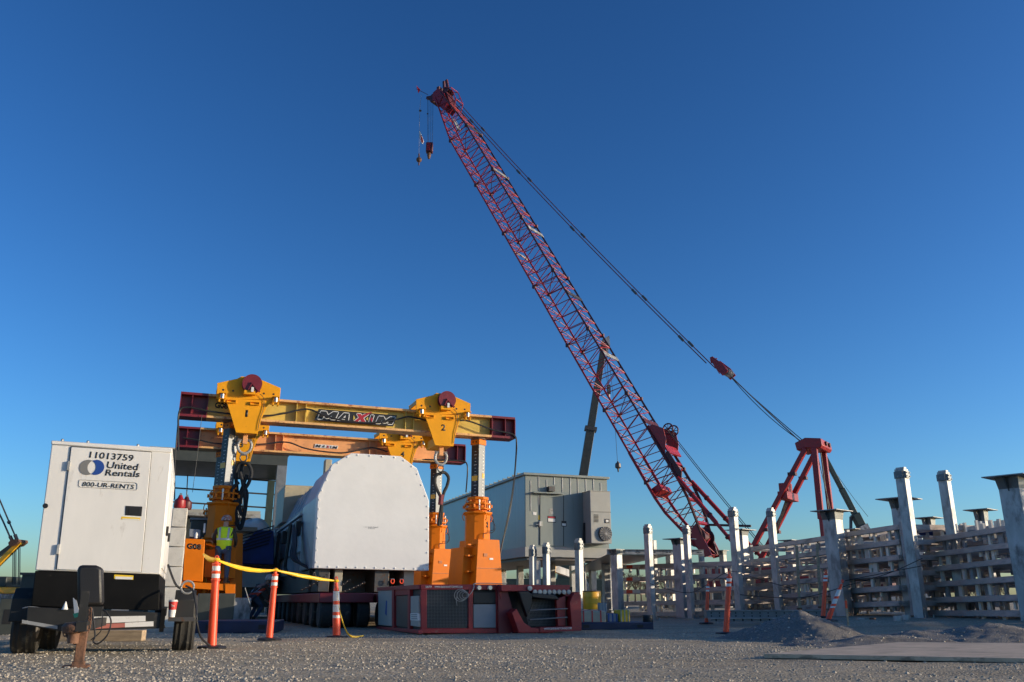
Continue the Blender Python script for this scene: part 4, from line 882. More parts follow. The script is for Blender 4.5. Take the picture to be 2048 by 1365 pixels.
for y, n_ in ((1.95, 7), (5.2, 4), (9.0, 4)):
    for k in range(n_):
        a = Vector((xl_ - .16 - .02 * (k % 3), y + .07 * k, z_s - .4)); b = Vector((xl_ - .15 - .03 * (k % 2), y + .07 * k + .25, z_b + .05)); c = Vector((xl_ + .4, y - .9 + .2 * k, z_b - .25))
        if y < 3: a = Vector((xl_ - .14 - .03 * (k % 3), 3.6 + .1 * k, z_s - .55)); b = Vector((xl_ - .22 - .03 * (k % 3), 2.1 + .08 * k, z_b + .3)); c = Vector((xl_ + .35 + .1 * k, .8, z_b - .18))
        mb = MB(); mb.path(spl([a, (a + b) / 2 + Vector((-.03, .05, 0)), b, c], 4), .035, 6); WB.part('hanging_cable', mb, M['hose'])
WB.part('cable_box', MB().box(xl_ - .20, xl_ - .03, 3.4, 3.9, z_s - .9, z_s - .45), M['blackplastic'], bevel=.01); WB.part('cable_box', MB().box(xl_ - .20, xl_ - .03, 7.6, 8.1, z_s - .9, z_s - .45), M['blackplastic'], bevel=.01)
p = WP(657, 922, 3.6); WB.part('top_lug', MB().box(p.x - .1, p.x + .12, 3.6, 4.0, p.z - .5, p.z + .05), M['tan'], bevel=.02)
a_, b_ = WP(570, 970, 9.4), WP(612, 1030, 9.4); WB.part('rear_housing', MB().box(a_.x, b_.x + .8, 9.4, 12.5, b_.z - .3, a_.z), M['tan'], bevel=.02)
# end plate at the far end
WB.part('end_flange', MB().box(xl_ - .15, xl_ + .3, 11.61, 11.8, z_b - .4, z_s - .1), M['silver'], bevel=.01)
for k, (a, b) in enumerate(((640, 662), (672, 688), (753, 782), (812, 832))):
    u0, u2 = WP(a, 1150).x, WP(b, 1150).x; WB.part('bolster', MB().box(u0, u2, .25, 1.6, .86, z_b - .003), M['tan'] if k % 2 else M['darksteel'], bevel=.01)
WB.part('bolster_beam', MB().box(xl_ + .1, xr_ - .1, 1.7, 11.4, .86, z_b - .003), M['darksteel'])
for a in ((628, 1146, 640, 1180), (655, 1150, 600, 1182), (700, 1160, 655, 1186), (730, 1165, 668, 1190)):
    chain(WB, [WP(a[0], a[1], .15), WP((a[0] + a[2]) / 2, (a[1] + a[3]) / 2 + 2, .3), WP(a[2], a[3], .5)], .012, .07, 'darksteel', 'lashing_chain')
for px in (785, 803):
    c = T('shackle', 'orange shackle hanging under the white load, ' + ('nearer the transporter wheels' if px == 785 else 'nearer the orange towers'), 'shackle', WB.M @ WP(px, 1163, .1), AROT)
    mb = MB(); mb.path([Vector((math.sin(a) * .05, 0, math.cos(a) * .06)) for a in np.linspace(.5, 5.8, 14)], .018, 8); b = c.part('bow', mb, M['corange']); c.part('pin', MB().tube((-.05, 0, .06), (.05, 0, .06), .014, 8), M['steel'])
# ------------------------------------------------------------------ grey module on stilts
EH = Tpx('equipment_house', 'grey green sheet metal equipment house with air unit, raised on white steel legs', 'module building', 1052, 36.0)
def EP(a, b, v=0): return EH.Bp(a, b, v)
zt, zb = EP(1051, 946).z, EP(1054, 1094).z; w_ = EP(1215, 1000).x; LN = 19.0
mb = MB().box(0, w_, 0, LN, zb, zt - .1); hb_ = EH.part('walls', mb, M['house'])
mb = MB(); y = .35
while y < LN: mb.box(-.014, .0, y, y + .02, zb, zt - .1); y += .42
EH.part('side_ribs', mb, M['houseside'], hb_)
EH.part('side_cladding', MB().box(-.012, 0, .05, LN, zb, zt - .1), M['houseside'], hb_)
EH.part('roof', MB().box(-.12, w_ + .08, -.12, LN, zt - .1, zt), M['house'], bevel=.01)
y = .6
while y < LN: EH.part('roof_seam', MB().box(-.14, .25, y, y + .06, zt, zt + .07), M['house']); y += .62
z2 = EP(1054, 1094).z; z1 = EP(1054, 1114).z
EH.part('base_frame', MB().box(-.05, w_ + .05, -.04, LN, z1, z2), M['acgrey'], bevel=.01)
EH.part('underside', MB().box(.1, w_, .1, LN, z1 - .12, z1 - .003), M['darksteel'])
for (a, y0, y1) in ((1061, 962, 1022), (1077, 950, 1010), (1093, 960, 974), (1108, 950, 970), (1124, 950, 985), (1140, 950, 990), (1155, 952, 990), (1171, 958, 985), (1186, 952, 985), (1201, 966, 983)):
    p, q_ = EP(a, y0), EP(a + 1, y1); EH.part('wall_seam', MB().box(p.x - .012, p.x + .022, -.02, .002, q_.z, p.z), M['galv'], hb_)
def ebox(nm, pts, v0, v1, mm, parent=None, bevel=.006, **k): return box_px(nm, pts, v0, v1, mm, parent, bevel, EH, **k)
dr = ebox('door', [(1080, 989), (1128, 991), (1128, 1093), (1080, 1091)], -.03, .01, 'house', hb_)
ebox('door_gap', [(1126.5, 991), (1128, 991), (1128, 1093), (1126.5, 1093)], -.035, -.029, 'ink', dr)
ebox('door_gap', [(1080, 989), (1081, 989), (1081, 1091), (1080, 1091)], -.035, -.029, 'ink', dr)
ebox('drip_cap', [(1067, 983.5), (1127, 986.5), (1127, 989), (1067, 986)], -.22, .01, 'house', hb_)
ebox('wall_lamp', [(1098, 973), (1110, 973), (1110, 983), (1098, 982.5)], -.22, .01, 'darksteel', hb_)
ebox('door_handle', [(1079, 1043), (1085, 1043), (1085, 1053), (1079, 1053)], -.12, -.02, 'galv', dr); ebox('handle_bar', [(1072, 1048.5), (1080, 1048.5), (1080, 1050), (1072, 1050)], -.13, -.1, 'steel', dr)
for pts, mm in (([(1066, 1024), (1073, 1025), (1073, 1031), (1066, 1030)], 'stickw'), ([(1077, 1031), (1084, 1031), (1084, 1040), (1077, 1040)], 'sticky'), ([(1095, 1032), (1112, 1033), (1112, 1046), (1095, 1045)], 'ink'), ([(1123, 1042), (1133, 1042.5), (1133, 1054), (1123, 1053)], 'ink')):
    v = -.012 if mm != 'ink' else -.036
    s = ebox('sign', pts, v, v + .008, mm, hb_)
    if mm == 'ink':
        a, b, c, d = pts; ebox('sign_face', [(a[0] + 1.3, a[1] + 5), (b[0] - 1.3, b[1] + 5), (c[0] - 1.3, c[1] - 1.5), (d[0] + 1.3, d[1] - 1.5)], v - .004, v, 'stickw', s, 0)
ebox('sign_header', [(1096.5, 1033.3), (1110.5, 1034), (1110.5, 1037), (1096.5, 1036.5)], -.041, -.036, 'inkr', hb_, 0)
ebox('vent_grille', [(1098, 1018), (1107, 1018), (1107, 1029), (1098, 1029)], -.035, -.0, 'galvd', hb_)
# air conditioning unit: part of the house
z0, z3 = EP(1180, 1089).z, EP(1180, 987).z; xa, xb = EP(1181.5, 1040, -.75).x, EP(1222, 1040, -.75).x
ac = EH.part('air_unit', MB().box(xa, xb, -.75, .0, z0, z3), M['acgrey'], bevel=.012)
EH.part('air_unit_top', MB().box(xa - .02, xb + .02, -.77, .0, z3, z3 + .02), M['acgrey'], ac)
p = EP(1210, 1068, -.77); r = .30
EH.part('fan_shroud', MB().lathe([(r, -.09), (r, -.0)], (p.x, -.75, p.z), 28, 'y'), M['darksteel'], ac)
mb = MB()
for k in range(7): mb.path([Vector((p.x + math.cos(a) * r * (k + .5) / 7, -.85, p.z + math.sin(a) * r * (k + .5) / 7)) for a in np.linspace(0, 6.283, 25)[:-1]], .007, 4, True)
for a in np.linspace(0, math.pi, 9)[:-1]: mb.bar((p.x - math.cos(a) * r, -.855, p.z - math.sin(a) * r), (p.x + math.cos(a) * r, -.855, p.z + math.sin(a) * r), .012, .01, (0, 1, 0))
EH.part('fan_guard', mb, M['stain'], ac)
for k in range(6):
    ebox('louvre', [(1188, 1029.5 + k * 2.7), (1197, 1029.9 + k * 2.7), (1197, 1031.3 + k * 2.7), (1188, 1030.9 + k * 2.7)], -.765, -.74, 'ink', ac, 0)
ebox('seam', [(1181, 1023.7), (1222, 1024.5), (1222, 1025.3), (1181, 1024.5)], -.755, -.74, 'ink', ac, 0)
ebox('gauge', [(1210, 1038), (1219, 1038.5), (1219, 1047), (1210, 1046.5)], -.77, -.74, 'ink', ac); ebox('gauge_face', [(1212, 1040), (1217, 1040.3), (1217, 1045), (1212, 1044.7)], -.776, -.769, 'stickw', ac, 0)
ebox('conduit', [(1168, 1046), (1171, 1046), (1171, 1087), (1168, 1087)], -.2, -.1, 'ink', ac)
# legs
LEG = []
for (a, v) in ((1073, .3), (1103, 2.6), (1146, 5.2), (1162, .3), (1185, 3.2), (1212, .3), (1218, 5.5), (1040, 7), (1006, 12), (1165, 8.0)):
    p = EP(a, 1150, v); l_ = EH.part('leg', MB().box(p.x - .14, p.x + .14, v - .14, v + .14, 0.12, z1 - .12), M['galv'], bevel=.01)
    EH.part('base_plate', MB().box(p.x - .25, p.x + .25, v - .25, v + .25, 0.06, .12), M['galvd'], l_)
EH.part('red_tag', MB().box(EP(1012, 1110, 3).x - .9, EP(1012, 1110, 3).x - .5, 0, .01, 0, .01), M['redp']) if False else None
# ------------------------------------------------------------------ dark steel portal frame behind the gantry
PF = Tpx('portal_frame', 'grey steel building frame with thin sagging girts standing behind the gantry', 'steel frame', 553, 43.0)
def fb(nm, pts, v0, v1, mm, t=PF, parent=None, **k): return box_px(nm, pts, v0, v1, mm, parent, .01, t)
a, b = PF.Bp(575, 912), PF.Bp(575, 932); c = PF.Bp(300, 893)
PF.part('eave_beam', MB().box(c.x, 0, 0, .35, b.z, a.z), M['dgreen2']); PF.part('soffit', MB().box(c.x, 0, .35, 6.2, b.z + .05, b.z + .25), M['dgreen'])
PF.part('eave_cap', MB().box(c.x, .06, -.06, .45, a.z, a.z + .08), M['acgrey'])
x0 = PF.Bp(549, 1000).x
PF.part('column', MB().box(x0, .0, 0, .3, 0, b.z), M['postgrey'], bevel=.01); PF.part('column', MB().box(x0 + .05, -.05, 5.9, 6.2, 0, b.z), M['dgreen']); PF.part('column', MB().box(c.x, c.x + .6, 0, .3, 0, b.z), M['dgreen2'])
PF.part('column', MB().box(c.x, c.x + .6, 5.9, 6.2, 0, b.z), M['dgreen2'])
for ya, yb in ((925, 939), (930, 944), (935, 949), (940, 954), (948, 963), (976, 990), (1004, 1017), (1030, 1043)):
    mb = MB(); mb.path([PF.Bp(345, ya, 6.0), PF.Bp(551, yb, 6.0)], .045, 6); PF.part('girt', mb, M['darksteel'])
for a, b in ((377, 371), (486, 484)):
    mb = MB(); mb.path([PF.Bp(a, 920, 5.9), PF.Bp(b, 1035, 5.9)], .03, 6); PF.part('sag_rod', mb, M['darksteel'])
# low shed beyond
SH = Tpx('site_shed', 'low grey shed with a pale roof edge seen behind the worker in yellow', 'shed', 505, 52.0)
a, b, c = SH.Bp(442, 1019), SH.Bp(505, 1026), SH.Bp(505, 1034)
SH.part('roof', MB().box(a.x - 3, 0, -.3, 5, c.z, (a.z + b.z) / 2), M['acgrey']); SH.part('wall', MB().box(a.x - 3, -.2, 0, 4.8, 0, c.z), M['dgreen2']); SH.part('gutter', MB().box(a.x - 3, .03, -.36, -.3, c.z - .1, c.z + .12), M['galvd'])
# tarp covered machine
TM = Tpx('tarp_covered_machine', 'machine under white and blue tarpaulins strapped down behind the worker', 'covered machine', 548, 33.0)
def blob(t, nm, cx, cz, v, rx, ry, rz, m, seed=0, cut=None):
    mb = MB(); n, k = 40, 22; V = []
    for j in range(k + 1):
        th = math.pi / 2 * j / k
        for i in range(n):
            a = 2 * math.pi * i / n; d = Vector((math.cos(a) * math.sin(th), math.sin(a) * math.sin(th), math.cos(th)))
            e = lambda x: math.copysign(abs(x) ** .72, x); w = 1 + .09 * noise.noise(d * 2.2 + Vector((seed, 0, 0))) + .05 * noise.noise(Vector((a * 3, th * 1.2, seed)))
            V.append((cx + e(d.x) * rx * w, v + e(d.y) * ry * w, cz + d.z * rz * w))
    mb.add(V, [(j * n + i, j * n + (i + 1) % n, (j + 1) * n + (i + 1) % n, (j + 1) * n + i) for j in range(k) for i in range(n)]); return t.part(nm, mb, m, smooth=80)
p = TM.Bp(497, 1090); tz = TM.Bp(497, 1035).z
blob(TM, 'white_tarpaulin', p.x + .1, 1.1, 1.4, 1.25, 1.5, tz - 1.1, M['tarp'], 3)
a = TM.Bp(548, 1062); mb = MB().box(TM.Bp(468, 1100).x, a.x + .1, .2, 3, .9, 1.35); TM.part('timber_crate', mb, M['wood'])
mb = MB(); pp = [(548, 1062), (548, 1130), (466, 1128), (470, 1110), (492, 1082), (515, 1060)]; mb.prism(q(TM, pp, -.25), -.25, .15); TM.part('blue_tarpaulin', mb, M['bluet'], bevel=.04)
box_px('crate_board', [(462, 1053), (515, 1055), (515, 1064), (462, 1062)], -.1, .5, 'wood', None, .01, TM)
for k in range(6):
    mb = MB(); mb.path([TM.Bp(466, 1078 + k * 6, -.3), TM.Bp(548 - k * 2, 1052 + k * 7, -.32)], .022, 5); TM.part('strap', mb, M['hose'])
box_px('skid', [(462, 1130), (552, 1132), (552, 1215), (462, 1215)], .1, 3, 'darksteel', None, .01, TM); box_px('skid_rail', [(462, 1130), (552, 1132), (552, 1140), (462, 1138)], -.05, .1, 'rust', None, .01, TM)
# pile of pale blocks behind the generator, and red pumps on it
CB = Tpx('concrete_blocks', 'tall pale concrete block pillar with dark joints behind the generator enclosure', 'block pillar', 345, 22.0)
for k in range(6):
    z = -.02 + k * .49; a = CB.Bp(330, 1150).x; b = CB.Bp(366, 1150).x - .012 * k
    CB.part('block', MB().box(a, b, 0, 1.0, z, z + .475), M['conc'], bevel=.02)
ztop = -.02 + 6 * .49
for i, (px, dv) in enumerate(((357, .2), (370, .5))):
    x = CB.Bp(px, 1030, dv).x; w = CB.M @ Vector((x, dv, 0)); t = T('red_drum', 'dark red pump canister on the pale block pillar, ' + ('nearer the generator' if i == 0 else 'nearer the jacking tower'), 'canister', (w.x, w.y, ztop - (.0 if i == 0 else .0)), AROT)
    t.part('body', MB().lathe([(.13, 0), (.15, .05), (.14, .2), (.07, .26), (.04, .34)], (0, 0, 0), 16), M['redd' if i else 'red']); t.part('valve', MB().cbox((0, 0, .36), .06, .1, .05), M['steel'])
GB = Tpx('dark_container', 'dark grey steel box between the block pillar and the jacking tower', 'steel box', 372, 26.3)
GB.part('box', MB().box(-.1, .4, 0, 1, 0, 3.0), M['dgreen2'], bevel=.02); GB.part('lid', MB().box(-.14, .44, -.05, 1.05, 3.0, 3.06), M['grey'])
# supports and low dark boxes under the G08 platform
for i, (x0, x1, Y, ya, yb, nm, lb, mm) in enumerate((
    (396, 468, 23.4, 1187, 1222, 'concrete_block', 'concrete block painted shade-dark under the orange G08 platform', 'dgreen2'),  # the shade on this block is put into its dark colour
    (440, 500, 24.6, 1196, 1230, 'concrete_block', 'pale concrete block lying between the G08 platform and the transporter wheels', 'stain'),
    (392, 548, 17.6, 1243, 1268, 'steel_mat', 'long navy blue steel mat on the ground behind the taped delineator posts', 'blueb'),
    (1058, 1160, 19.0, 1236, 1270, 'steel_mat', 'dark steel mat on the ground behind the red bumper of the transporter', 'dgreen2'),
    (1140, 1308, 19.6, 1246, 1268, 'steel_mat', 'long navy steel mat carrying bags beside the galvanised posts', 'blueb'),
    (0, 66, 16.5, 1197, 1262, 'steel_skid', 'dark steel skid cut by the photo edge behind the trailer wheel', 'dgreen2'))):
    t = Tpx(nm, lb, 'block' if 'conc' in nm else 'steel mat', x0, Y, R(8) if i in (2, 4) else AROT)
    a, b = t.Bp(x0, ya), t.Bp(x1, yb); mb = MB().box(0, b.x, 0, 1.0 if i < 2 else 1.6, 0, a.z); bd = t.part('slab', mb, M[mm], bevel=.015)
    for f in ((.15, .8) if i > 1 else ()): t.part('lifting_pocket', MB().box(b.x * f, b.x * f + .14, -.006, .02, a.z * .3, a.z * .7), M['blk'], bd)
# barrels, bags and boxes by the far mat
def drum(lb, px, yb, Y, r, h, mm, nm='drum', cat='drum'):
    x, y = XY(px, Y); z = P(px, yb, Y).z; t = T(nm, lb, cat, (x, y, max(z, 0)), 0)
    b = t.part('shell', MB().lathe([(r * .96, 0), (r, .02), (r, h * .33), (r * 1.03, h * .35), (r, h * .37), (r, h * .66), (r * 1.03, h * .68), (r, h * .7), (r, h - .02), (r * .95, h)], (0, 0, 0), 22), M[mm]); t.part('lid_ring', MB().lathe([(r * 1.02, 0), (r * 1.03, .02), (r * .9, .025)], (0, 0, h), 22), M['darksteel'], b); return t
drum('big amber plastic tub with a grey rim behind the transporter bumper', 1184, 1219, 24, .25, .46, 'ystrip')
def crate(lb, pts, Y, d, mm, nm='crate', cat='crate', strap='darksteel'):
    t = Tpx(nm, lb, cat, pts[0][0], Y, R(10)); w = t.Bp(pts[1][0], pts[1][1]).x; z0 = t.Bp(*pts[2]).z; z1 = t.Bp(*pts[0]).z
    b = t.part('body', MB().box(0, w, 0, d, z0, z1), M[mm], bevel=.03); n = 3
    for k in range(n): t.part('band', MB().box(w * (k + .3) / n, w * (k + .3) / n + .03, -.004, d, z0 + .01, z1 + .003), M[strap], b)
    return t
crate('low amber pallet box with red letters on the steel mat, beside the bumper', [(1160, 1222), (1212, 1222), (1212, 1246)], 20.2, .8, 'tan', 'pallet_box', 'box', 'redp')
crate('blue and white packing case on the navy mat', [(1213, 1228), (1237, 1228), (1237, 1246)], 20.6, .6, 'grey', 'packing_case', 'case', 'inkb')
crate('mustard yellow bag on the navy mat beside the galvanised posts', [(1238, 1220), (1260, 1220), (1260, 1246)], 20.6, .5, 'sticky', 'yellow_bag', 'bag', 'tan')
crate('pale tilted plastic lid leaning by the amber tub', [(1196, 1206), (1214, 1206), (1214, 1226)], 21.2, .08, 'acgrey', 'plastic_lid', 'lid', 'grey')
drum('small black bucket on the far end of the navy mat', 1294, 1247, 20.4, .12, .16, 'blackplastic', 'bucket', 'bucket')
# amber excavator arm glimpsed under the module
ex = Tpx('excavator', 'amber excavator arm glimpsed between the legs of the grey module', 'excavator', 1100, 62)
ex.part('arm', MB().bar((0, 0, 1.0), (.15, 0, 3.0), .45, .6), M['ystrip'], bevel=.03); ex.part('boom', MB().bar((.1, 0, 2.9), (2.6, .3, 2.2), .35, .5).bar((2.6, .3, 2.2), (3.4, .3, .9), .35, .45), M['stain'], bevel=.03); ex.part('track', MB().box(-1.2, 3.6, -1.2, 1.6, 0, .9), M['darksteel'], bevel=.2)
# ------------------------------------------------------------------ people
def person(t, jt, rad, edges, mats, name='body'):
    names = list(jt); idx = {n: i for i, n in enumerate(names)}
    me = bpy.data.meshes.new(name); me.from_pydata([jt[n] for n in names], [(idx[a], idx[b]) for a, b in edges], [])
    o = bpy.data.objects.new(name, me); COL.objects.link(o); o.parent = t.e
    s = o.modifiers.new('skin', 'SKIN'); sub = o.modifiers.new('sub', 'SUBSURF'); sub.levels = 1; sub.render_levels = 1
    for n in names:
        r = rad[n]; sv = me.skin_vertices[0].data[idx[n]]; sv.radius = r if isinstance(r, tuple) else (r, r); sv.use_root = (n == 'pel' or n == names[0])
    s.use_smooth_shade = True; me.materials.append(mats); return o
def figure(t, hipz, pose, clothes, fs=1.0):
    """pose: dict of joints in metres; builds body, trousers, coat/vest, helmet"""
    J = pose; RD = dict(pel=(.13, .10), waist=(.125, .095), chest=(.155, .11), neckb=(.07, .07), neck=(.055, .055), head=(.085, .095), crown=(.075, .085), face=(.03, .035),
              shL=.06, elL=.045, wrL=.03, paL=(.04, .02), shR=.06, elR=.045, wrR=.03, paR=(.04, .02), hpL=.09, knL=.062, anL=.042, toL=.04, hpR=.09, knR=.062, anR=.042, toR=.04)
    E = [('pel', 'waist'), ('waist', 'chest'), ('chest', 'neckb'), ('neckb', 'neck'), ('neck', 'head'), ('head', 'crown'), ('head', 'face'), ('chest', 'shL'), ('shL', 'elL'), ('elL', 'wrL'), ('wrL', 'paL'), ('chest', 'shR'), ('shR', 'elR'), ('elR', 'wrR'), ('wrR', 'paR'),
         ('pel', 'hpL'), ('hpL', 'knL'), ('knL', 'anL'), ('anL', 'toL'), ('pel', 'hpR'), ('hpR', 'knR'), ('knR', 'anR'), ('anR', 'toR')]
    J = {k: Vector(v) for k, v in J.items()}
    for s in 'LR':   # five fingers rooted in the palm
        d = (J['pa' + s] - J['wr' + s]).normalized(); sd = d.cross(Vector((0, 1, 0))).normalized()
        for f in range(4):
            o = (f - 1.5) * .017; L = (.062, .072, .068, .052)[f]
            a, b, c = 'f%s%da' % (s, f), 'f%s%db' % (s, f), 'f%s%dc' % (s, f)
            J[a] = J['pa' + s] + sd * o + d * .035; J[b] = J[a] + d * L * .5 + Vector((0, .008, 0)); J[c] = J[b] + d * L * .35 + Vector((0, .02, 0))
            RD[a] = RD[b] = .0095; RD[c] = .008; E += [('pa' + s, a), (a, b), (b, c)]
        J['t' + s] = J['wr' + s] + d * .03 + sd * .035 + Vector((0, .02, 0)); J['u' + s] = J['t' + s] + d * .035 + Vector((0, .015, 0)); RD['t' + s] = .012; RD['u' + s] = .009; E += [('wr' + s, 't' + s), ('t' + s, 'u' + s)]
    body = person(t, J, RD, E, M['skin'])
    sub = lambda ks, sc: ({k: J[k] for k in ks}, {k: ((RD[k][0] * sc, RD[k][1] * sc) if isinstance(RD[k], tuple) else RD[k] * sc) for k in ks}, [e for e in E if e[0] in ks and e[1] in ks])
    def cl(nm, ks, sc, m):
        j, r, e = sub(ks, sc); return person(t, j, r, e, m, nm)
    cl('trousers', ('pel', 'hpL', 'knL', 'anL', 'hpR', 'knR', 'anR'), 1.22, M['jeans'])
    cl('jacket', ('pel', 'waist', 'chest', 'neckb', 'shL', 'elL', 'wrL', 'shR', 'elR', 'wrR'), 1.18, M['hoodie'])
    J['waist2'] = (J['waist'] + J['pel']) / 2; RD['waist2'] = (.135, .105); E.append(('waist2', 'waist'))
    ks = ('waist2', 'waist', 'chest'); J2 = {k: J[k] for k in ks}; c = J['chest']; nb = J['neckb']
    V = []; n = 22; rings = []
    up = (nb - J['pel']).normalized()
    for f, rx, ry in ((-.06, .185, .15), (.10, .180, .145), (.30, .195, .15), (.46, .205, .15), (.53, .19, .13), (.565, .12, .10)):
        cc_ = J['pel'] + up * f
        for i in range(n):
            a = 2 * math.pi * i / n; w = 1 + .03 * math.sin(a * 5 + f * 9); V.append(cc_ + Vector((math.cos(a) * rx * w, math.sin(a) * ry * w, 0)))
    mb = MB().add(V, [(j * n + i, j * n + (i + 1) % n, (j + 1) * n + (i + 1) % n, (j + 1) * n + i) for j in range(5) for i in range(n)])
    vest = t.part('vest', mb, clothes['vest'], smooth=60); vest.modifiers.new('s', 'SOLIDIFY').thickness = .008
    def band(f, h, rx, ry):
        m_ = MB(); cc_ = J['pel'] + up * f; V = []
        for z in (0, h):
            for i in range(n): a = 2 * math.pi * i / n; w = 1 + .03 * math.sin(a * 5 + f * 9); V.append(cc_ + up * z + Vector((math.cos(a) * rx * w, math.sin(a) * ry * w, 0)))
        m_.add(V, [(i, (i + 1) % n, n + (i + 1) % n, n + i) for i in range(n)]); return m_
    t.part('reflective_stripe', band(.20, .05, .196, .157), M['stripe'], vest)
    for s in (-1, 1):
        m_ = MB(); pts = [(J['pel'] + up * f + Vector((s * x, -y - .012, 0))) for f, x, y in ((.24, .10, .135), (.34, .105, .14), (.46, .11, .135), (.54, .105, .10))]
        V = []
        for p in pts: V += [p - Vector((.024, 0, 0)), p + Vector((.024, 0, 0))]
        m_.add(V, [(2 * i, 2 * i + 1, 2 * i + 3, 2 * i + 2) for i in range(3)]); t.part('reflective_stripe', m_, M['stripe'], vest)
    h = J['crown'] + Vector((0, 0, .0))
    mb = MB(); mb.lathe([(.125, -.035), (.150, -.03), (.128, -.02), (.124, .03), (.10, .09), (.055, .125), (.01, .135)], h, 22); hm = t.part('hard_hat', mb, clothes['helmet'], smooth=50)
    for s in 'LR':
        a = J['an' + s]; b = J['to' + s]; mb = MB(); d = (b - a); d.z = 0; d.normalize(); x = Vector((-d.y, d.x, 0)); o = Vector((a.x, a.y, a.z - .085))
        sol = [(-.09, .042), (.02, .045), (.12, .052), (.19, .04), (.215, .0)]
        poly = [o + d * k + x * w for k, w in sol] + [o + d * k - x * w for k, w in reversed(sol[:-1])]
        mb.ext(poly, (0, 0, .07)); mb.tube(a - Vector((0, 0, .03)), a + Vector((0, 0, .07)), .058, 12); t.part('boot', mb, M['boot'], bevel=.015)
    return body
pw = cc.M @ cc.Bp(440, 1166, vc_ + .25); zp = (cc.Bp(443, 1166, vc_ + .25)).z
W1 = T('person', 'worker seen from behind in yellow hi-vis vest, hard hat and jeans on the orange platform', 'person', (pw.x, pw.y, zp - .02), R(10))
st1 = dict(pel=(0, 0, .95), waist=(0, .0, 1.10), chest=(.0, .02, 1.33), neckb=(0, .03, 1.49), neck=(0, .05, 1.56), head=(0, .08, 1.64), crown=(0, .08, 1.72), face=(0, .16, 1.62),
   shL=(-.20, .02, 1.42), elL=(-.27, .12, 1.16), wrL=(-.22, .33, 1.06), paL=(-.19, .40, 1.06), shR=(.20, .02, 1.42), elR=(.27, .10, 1.16), wrR=(.24, .31, 1.03), paR=(.21, .38, 1.02),
   hpL=(-.10, 0, .90), knL=(-.12, .02, .50), anL=(-.12, -.02, .09), toL=(-.13, .12, .05), hpR=(.10, 0, .90), knR=(.13, .02, .50), anR=(.14, -.04, .09), toR=(.17, .10, .05))
figure(W1, 0, st1, dict(vest=M['hivis'], helmet=M['helmet'])); W1.e.scale = (1.14, 1.1, 1.04)
x2, y2 = XY(509, 26.6)
W2p = T('person', 'stooping worker in orange hi-vis vest and pale hard hat by the transporter wheels', 'person', (x2, y2, gh(x2, y2)), R(-35))
st2 = dict(pel=(0, -.10, .72), waist=(0, .02, .84), chest=(0, .22, .98), neckb=(0, .34, 1.08), neck=(0, .40, 1.13), head=(0, .46, 1.19), crown=(0, .49, 1.26), face=(0, .54, 1.15),
   shL=(-.19, .26, 1.03), elL=(-.24, .36, .78), wrL=(-.16, .52, .62), paL=(-.14, .58, .58), shR=(.19, .26, 1.03), elR=(.24, .36, .78), wrR=(.16, .52, .64), paR=(.14, .58, .60),
   hpL=(-.11, -.10, .68), knL=(-.16, .20, .44), anL=(-.15, -.02, .09), toL=(-.16, .12, .05), hpR=(.11, -.10, .68), knR=(.16, .18, .44), anR=(.15, -.10, .09), toR=(.16, .04, .05))
figure(W2p, 0, st2, dict(vest=M['hivio'], helmet=M['refl']))
sh_ = T('hand_tool', 'thin pale bar leaning beside the stooping worker in the shade', 'bar', (XY(499, 24.2)[0], 24.2, 0), 0)
sh_.part('shaft', MB().tube(sh_.Yp(490, 1176, 24.2), sh_.Yp(500, 1209, 24.2), .012, 8), M['galv']); sh_.part('tip', MB().tube(sh_.Yp(500, 1209, 24.2), sh_.Yp(502, 1222, 24.2), .018, 8), M['darksteel'])
# ------------------------------------------------------------------ red crawler crane with lattice boom
FY = 65.0
foot = P(1424, 1112, FY); tipY = 81.0
tip = P(884, 196, tipY)
run = Vector((tip.x - foot.x, tip.y - foot.y, 0)); RL = run.length; r_ = run / RL
per = Vector((-r_.y, r_.x, 0)); per = per if per.y > 0 else -per        # away, to the side
crx, cry = foot.x - r_.x * 3, foot.y - r_.y * 3
CR = T('crawler_crane', 'tall dark red crawler crane with lattice boom, pendants and A-frame mast', 'crane', (crx, cry, 0), math.atan2(r_.y, r_.x))
ex_ = Vector((1, 0, 0)); f0 = CR.L(foot); t0 = CR.L(tip); f0.y = 0; t0.y = 0
bd_ = (t0 - f0).normalized(); BL = (t0 - f0).length; up_ = Vector((-bd_.z, 0, bd_.x)); ys_ = 1.27; hs_ = 1.2
def bp(s, y, h): return f0 + bd_ * s + Vector((0, y, 0)) + up_ * h
def dims(s):
    if s < 4.8: f = s / 4.8; return (1.27 * (.6 + .4 * f), .12 + (hs_ - .12) * f)
    if s > BL - 7: f = (BL - s) / 7; return (.72 + .55 * f, .42 + (hs_ - .42) * f)
    return (1.27, hs_)
N = 40; ss = [i * BL / N for i in range(N + 1)]
for sy in (-1, 1):
    for sh in (-1, 1):
        mm_ = MB()
        for i in range(N):
            a, b = ss[i], ss[i + 1]; (wa, ha), (wb, hb2_) = dims(a), dims(b)
            mm_.tube(bp(a, sy * wa, sh * ha), bp(b, sy * wb, sh * hb2_), .085 if a > 10 else .12, 6)
        CR.part('boom_chord', mm_, M['red' if sh < 0 else 'redd'])
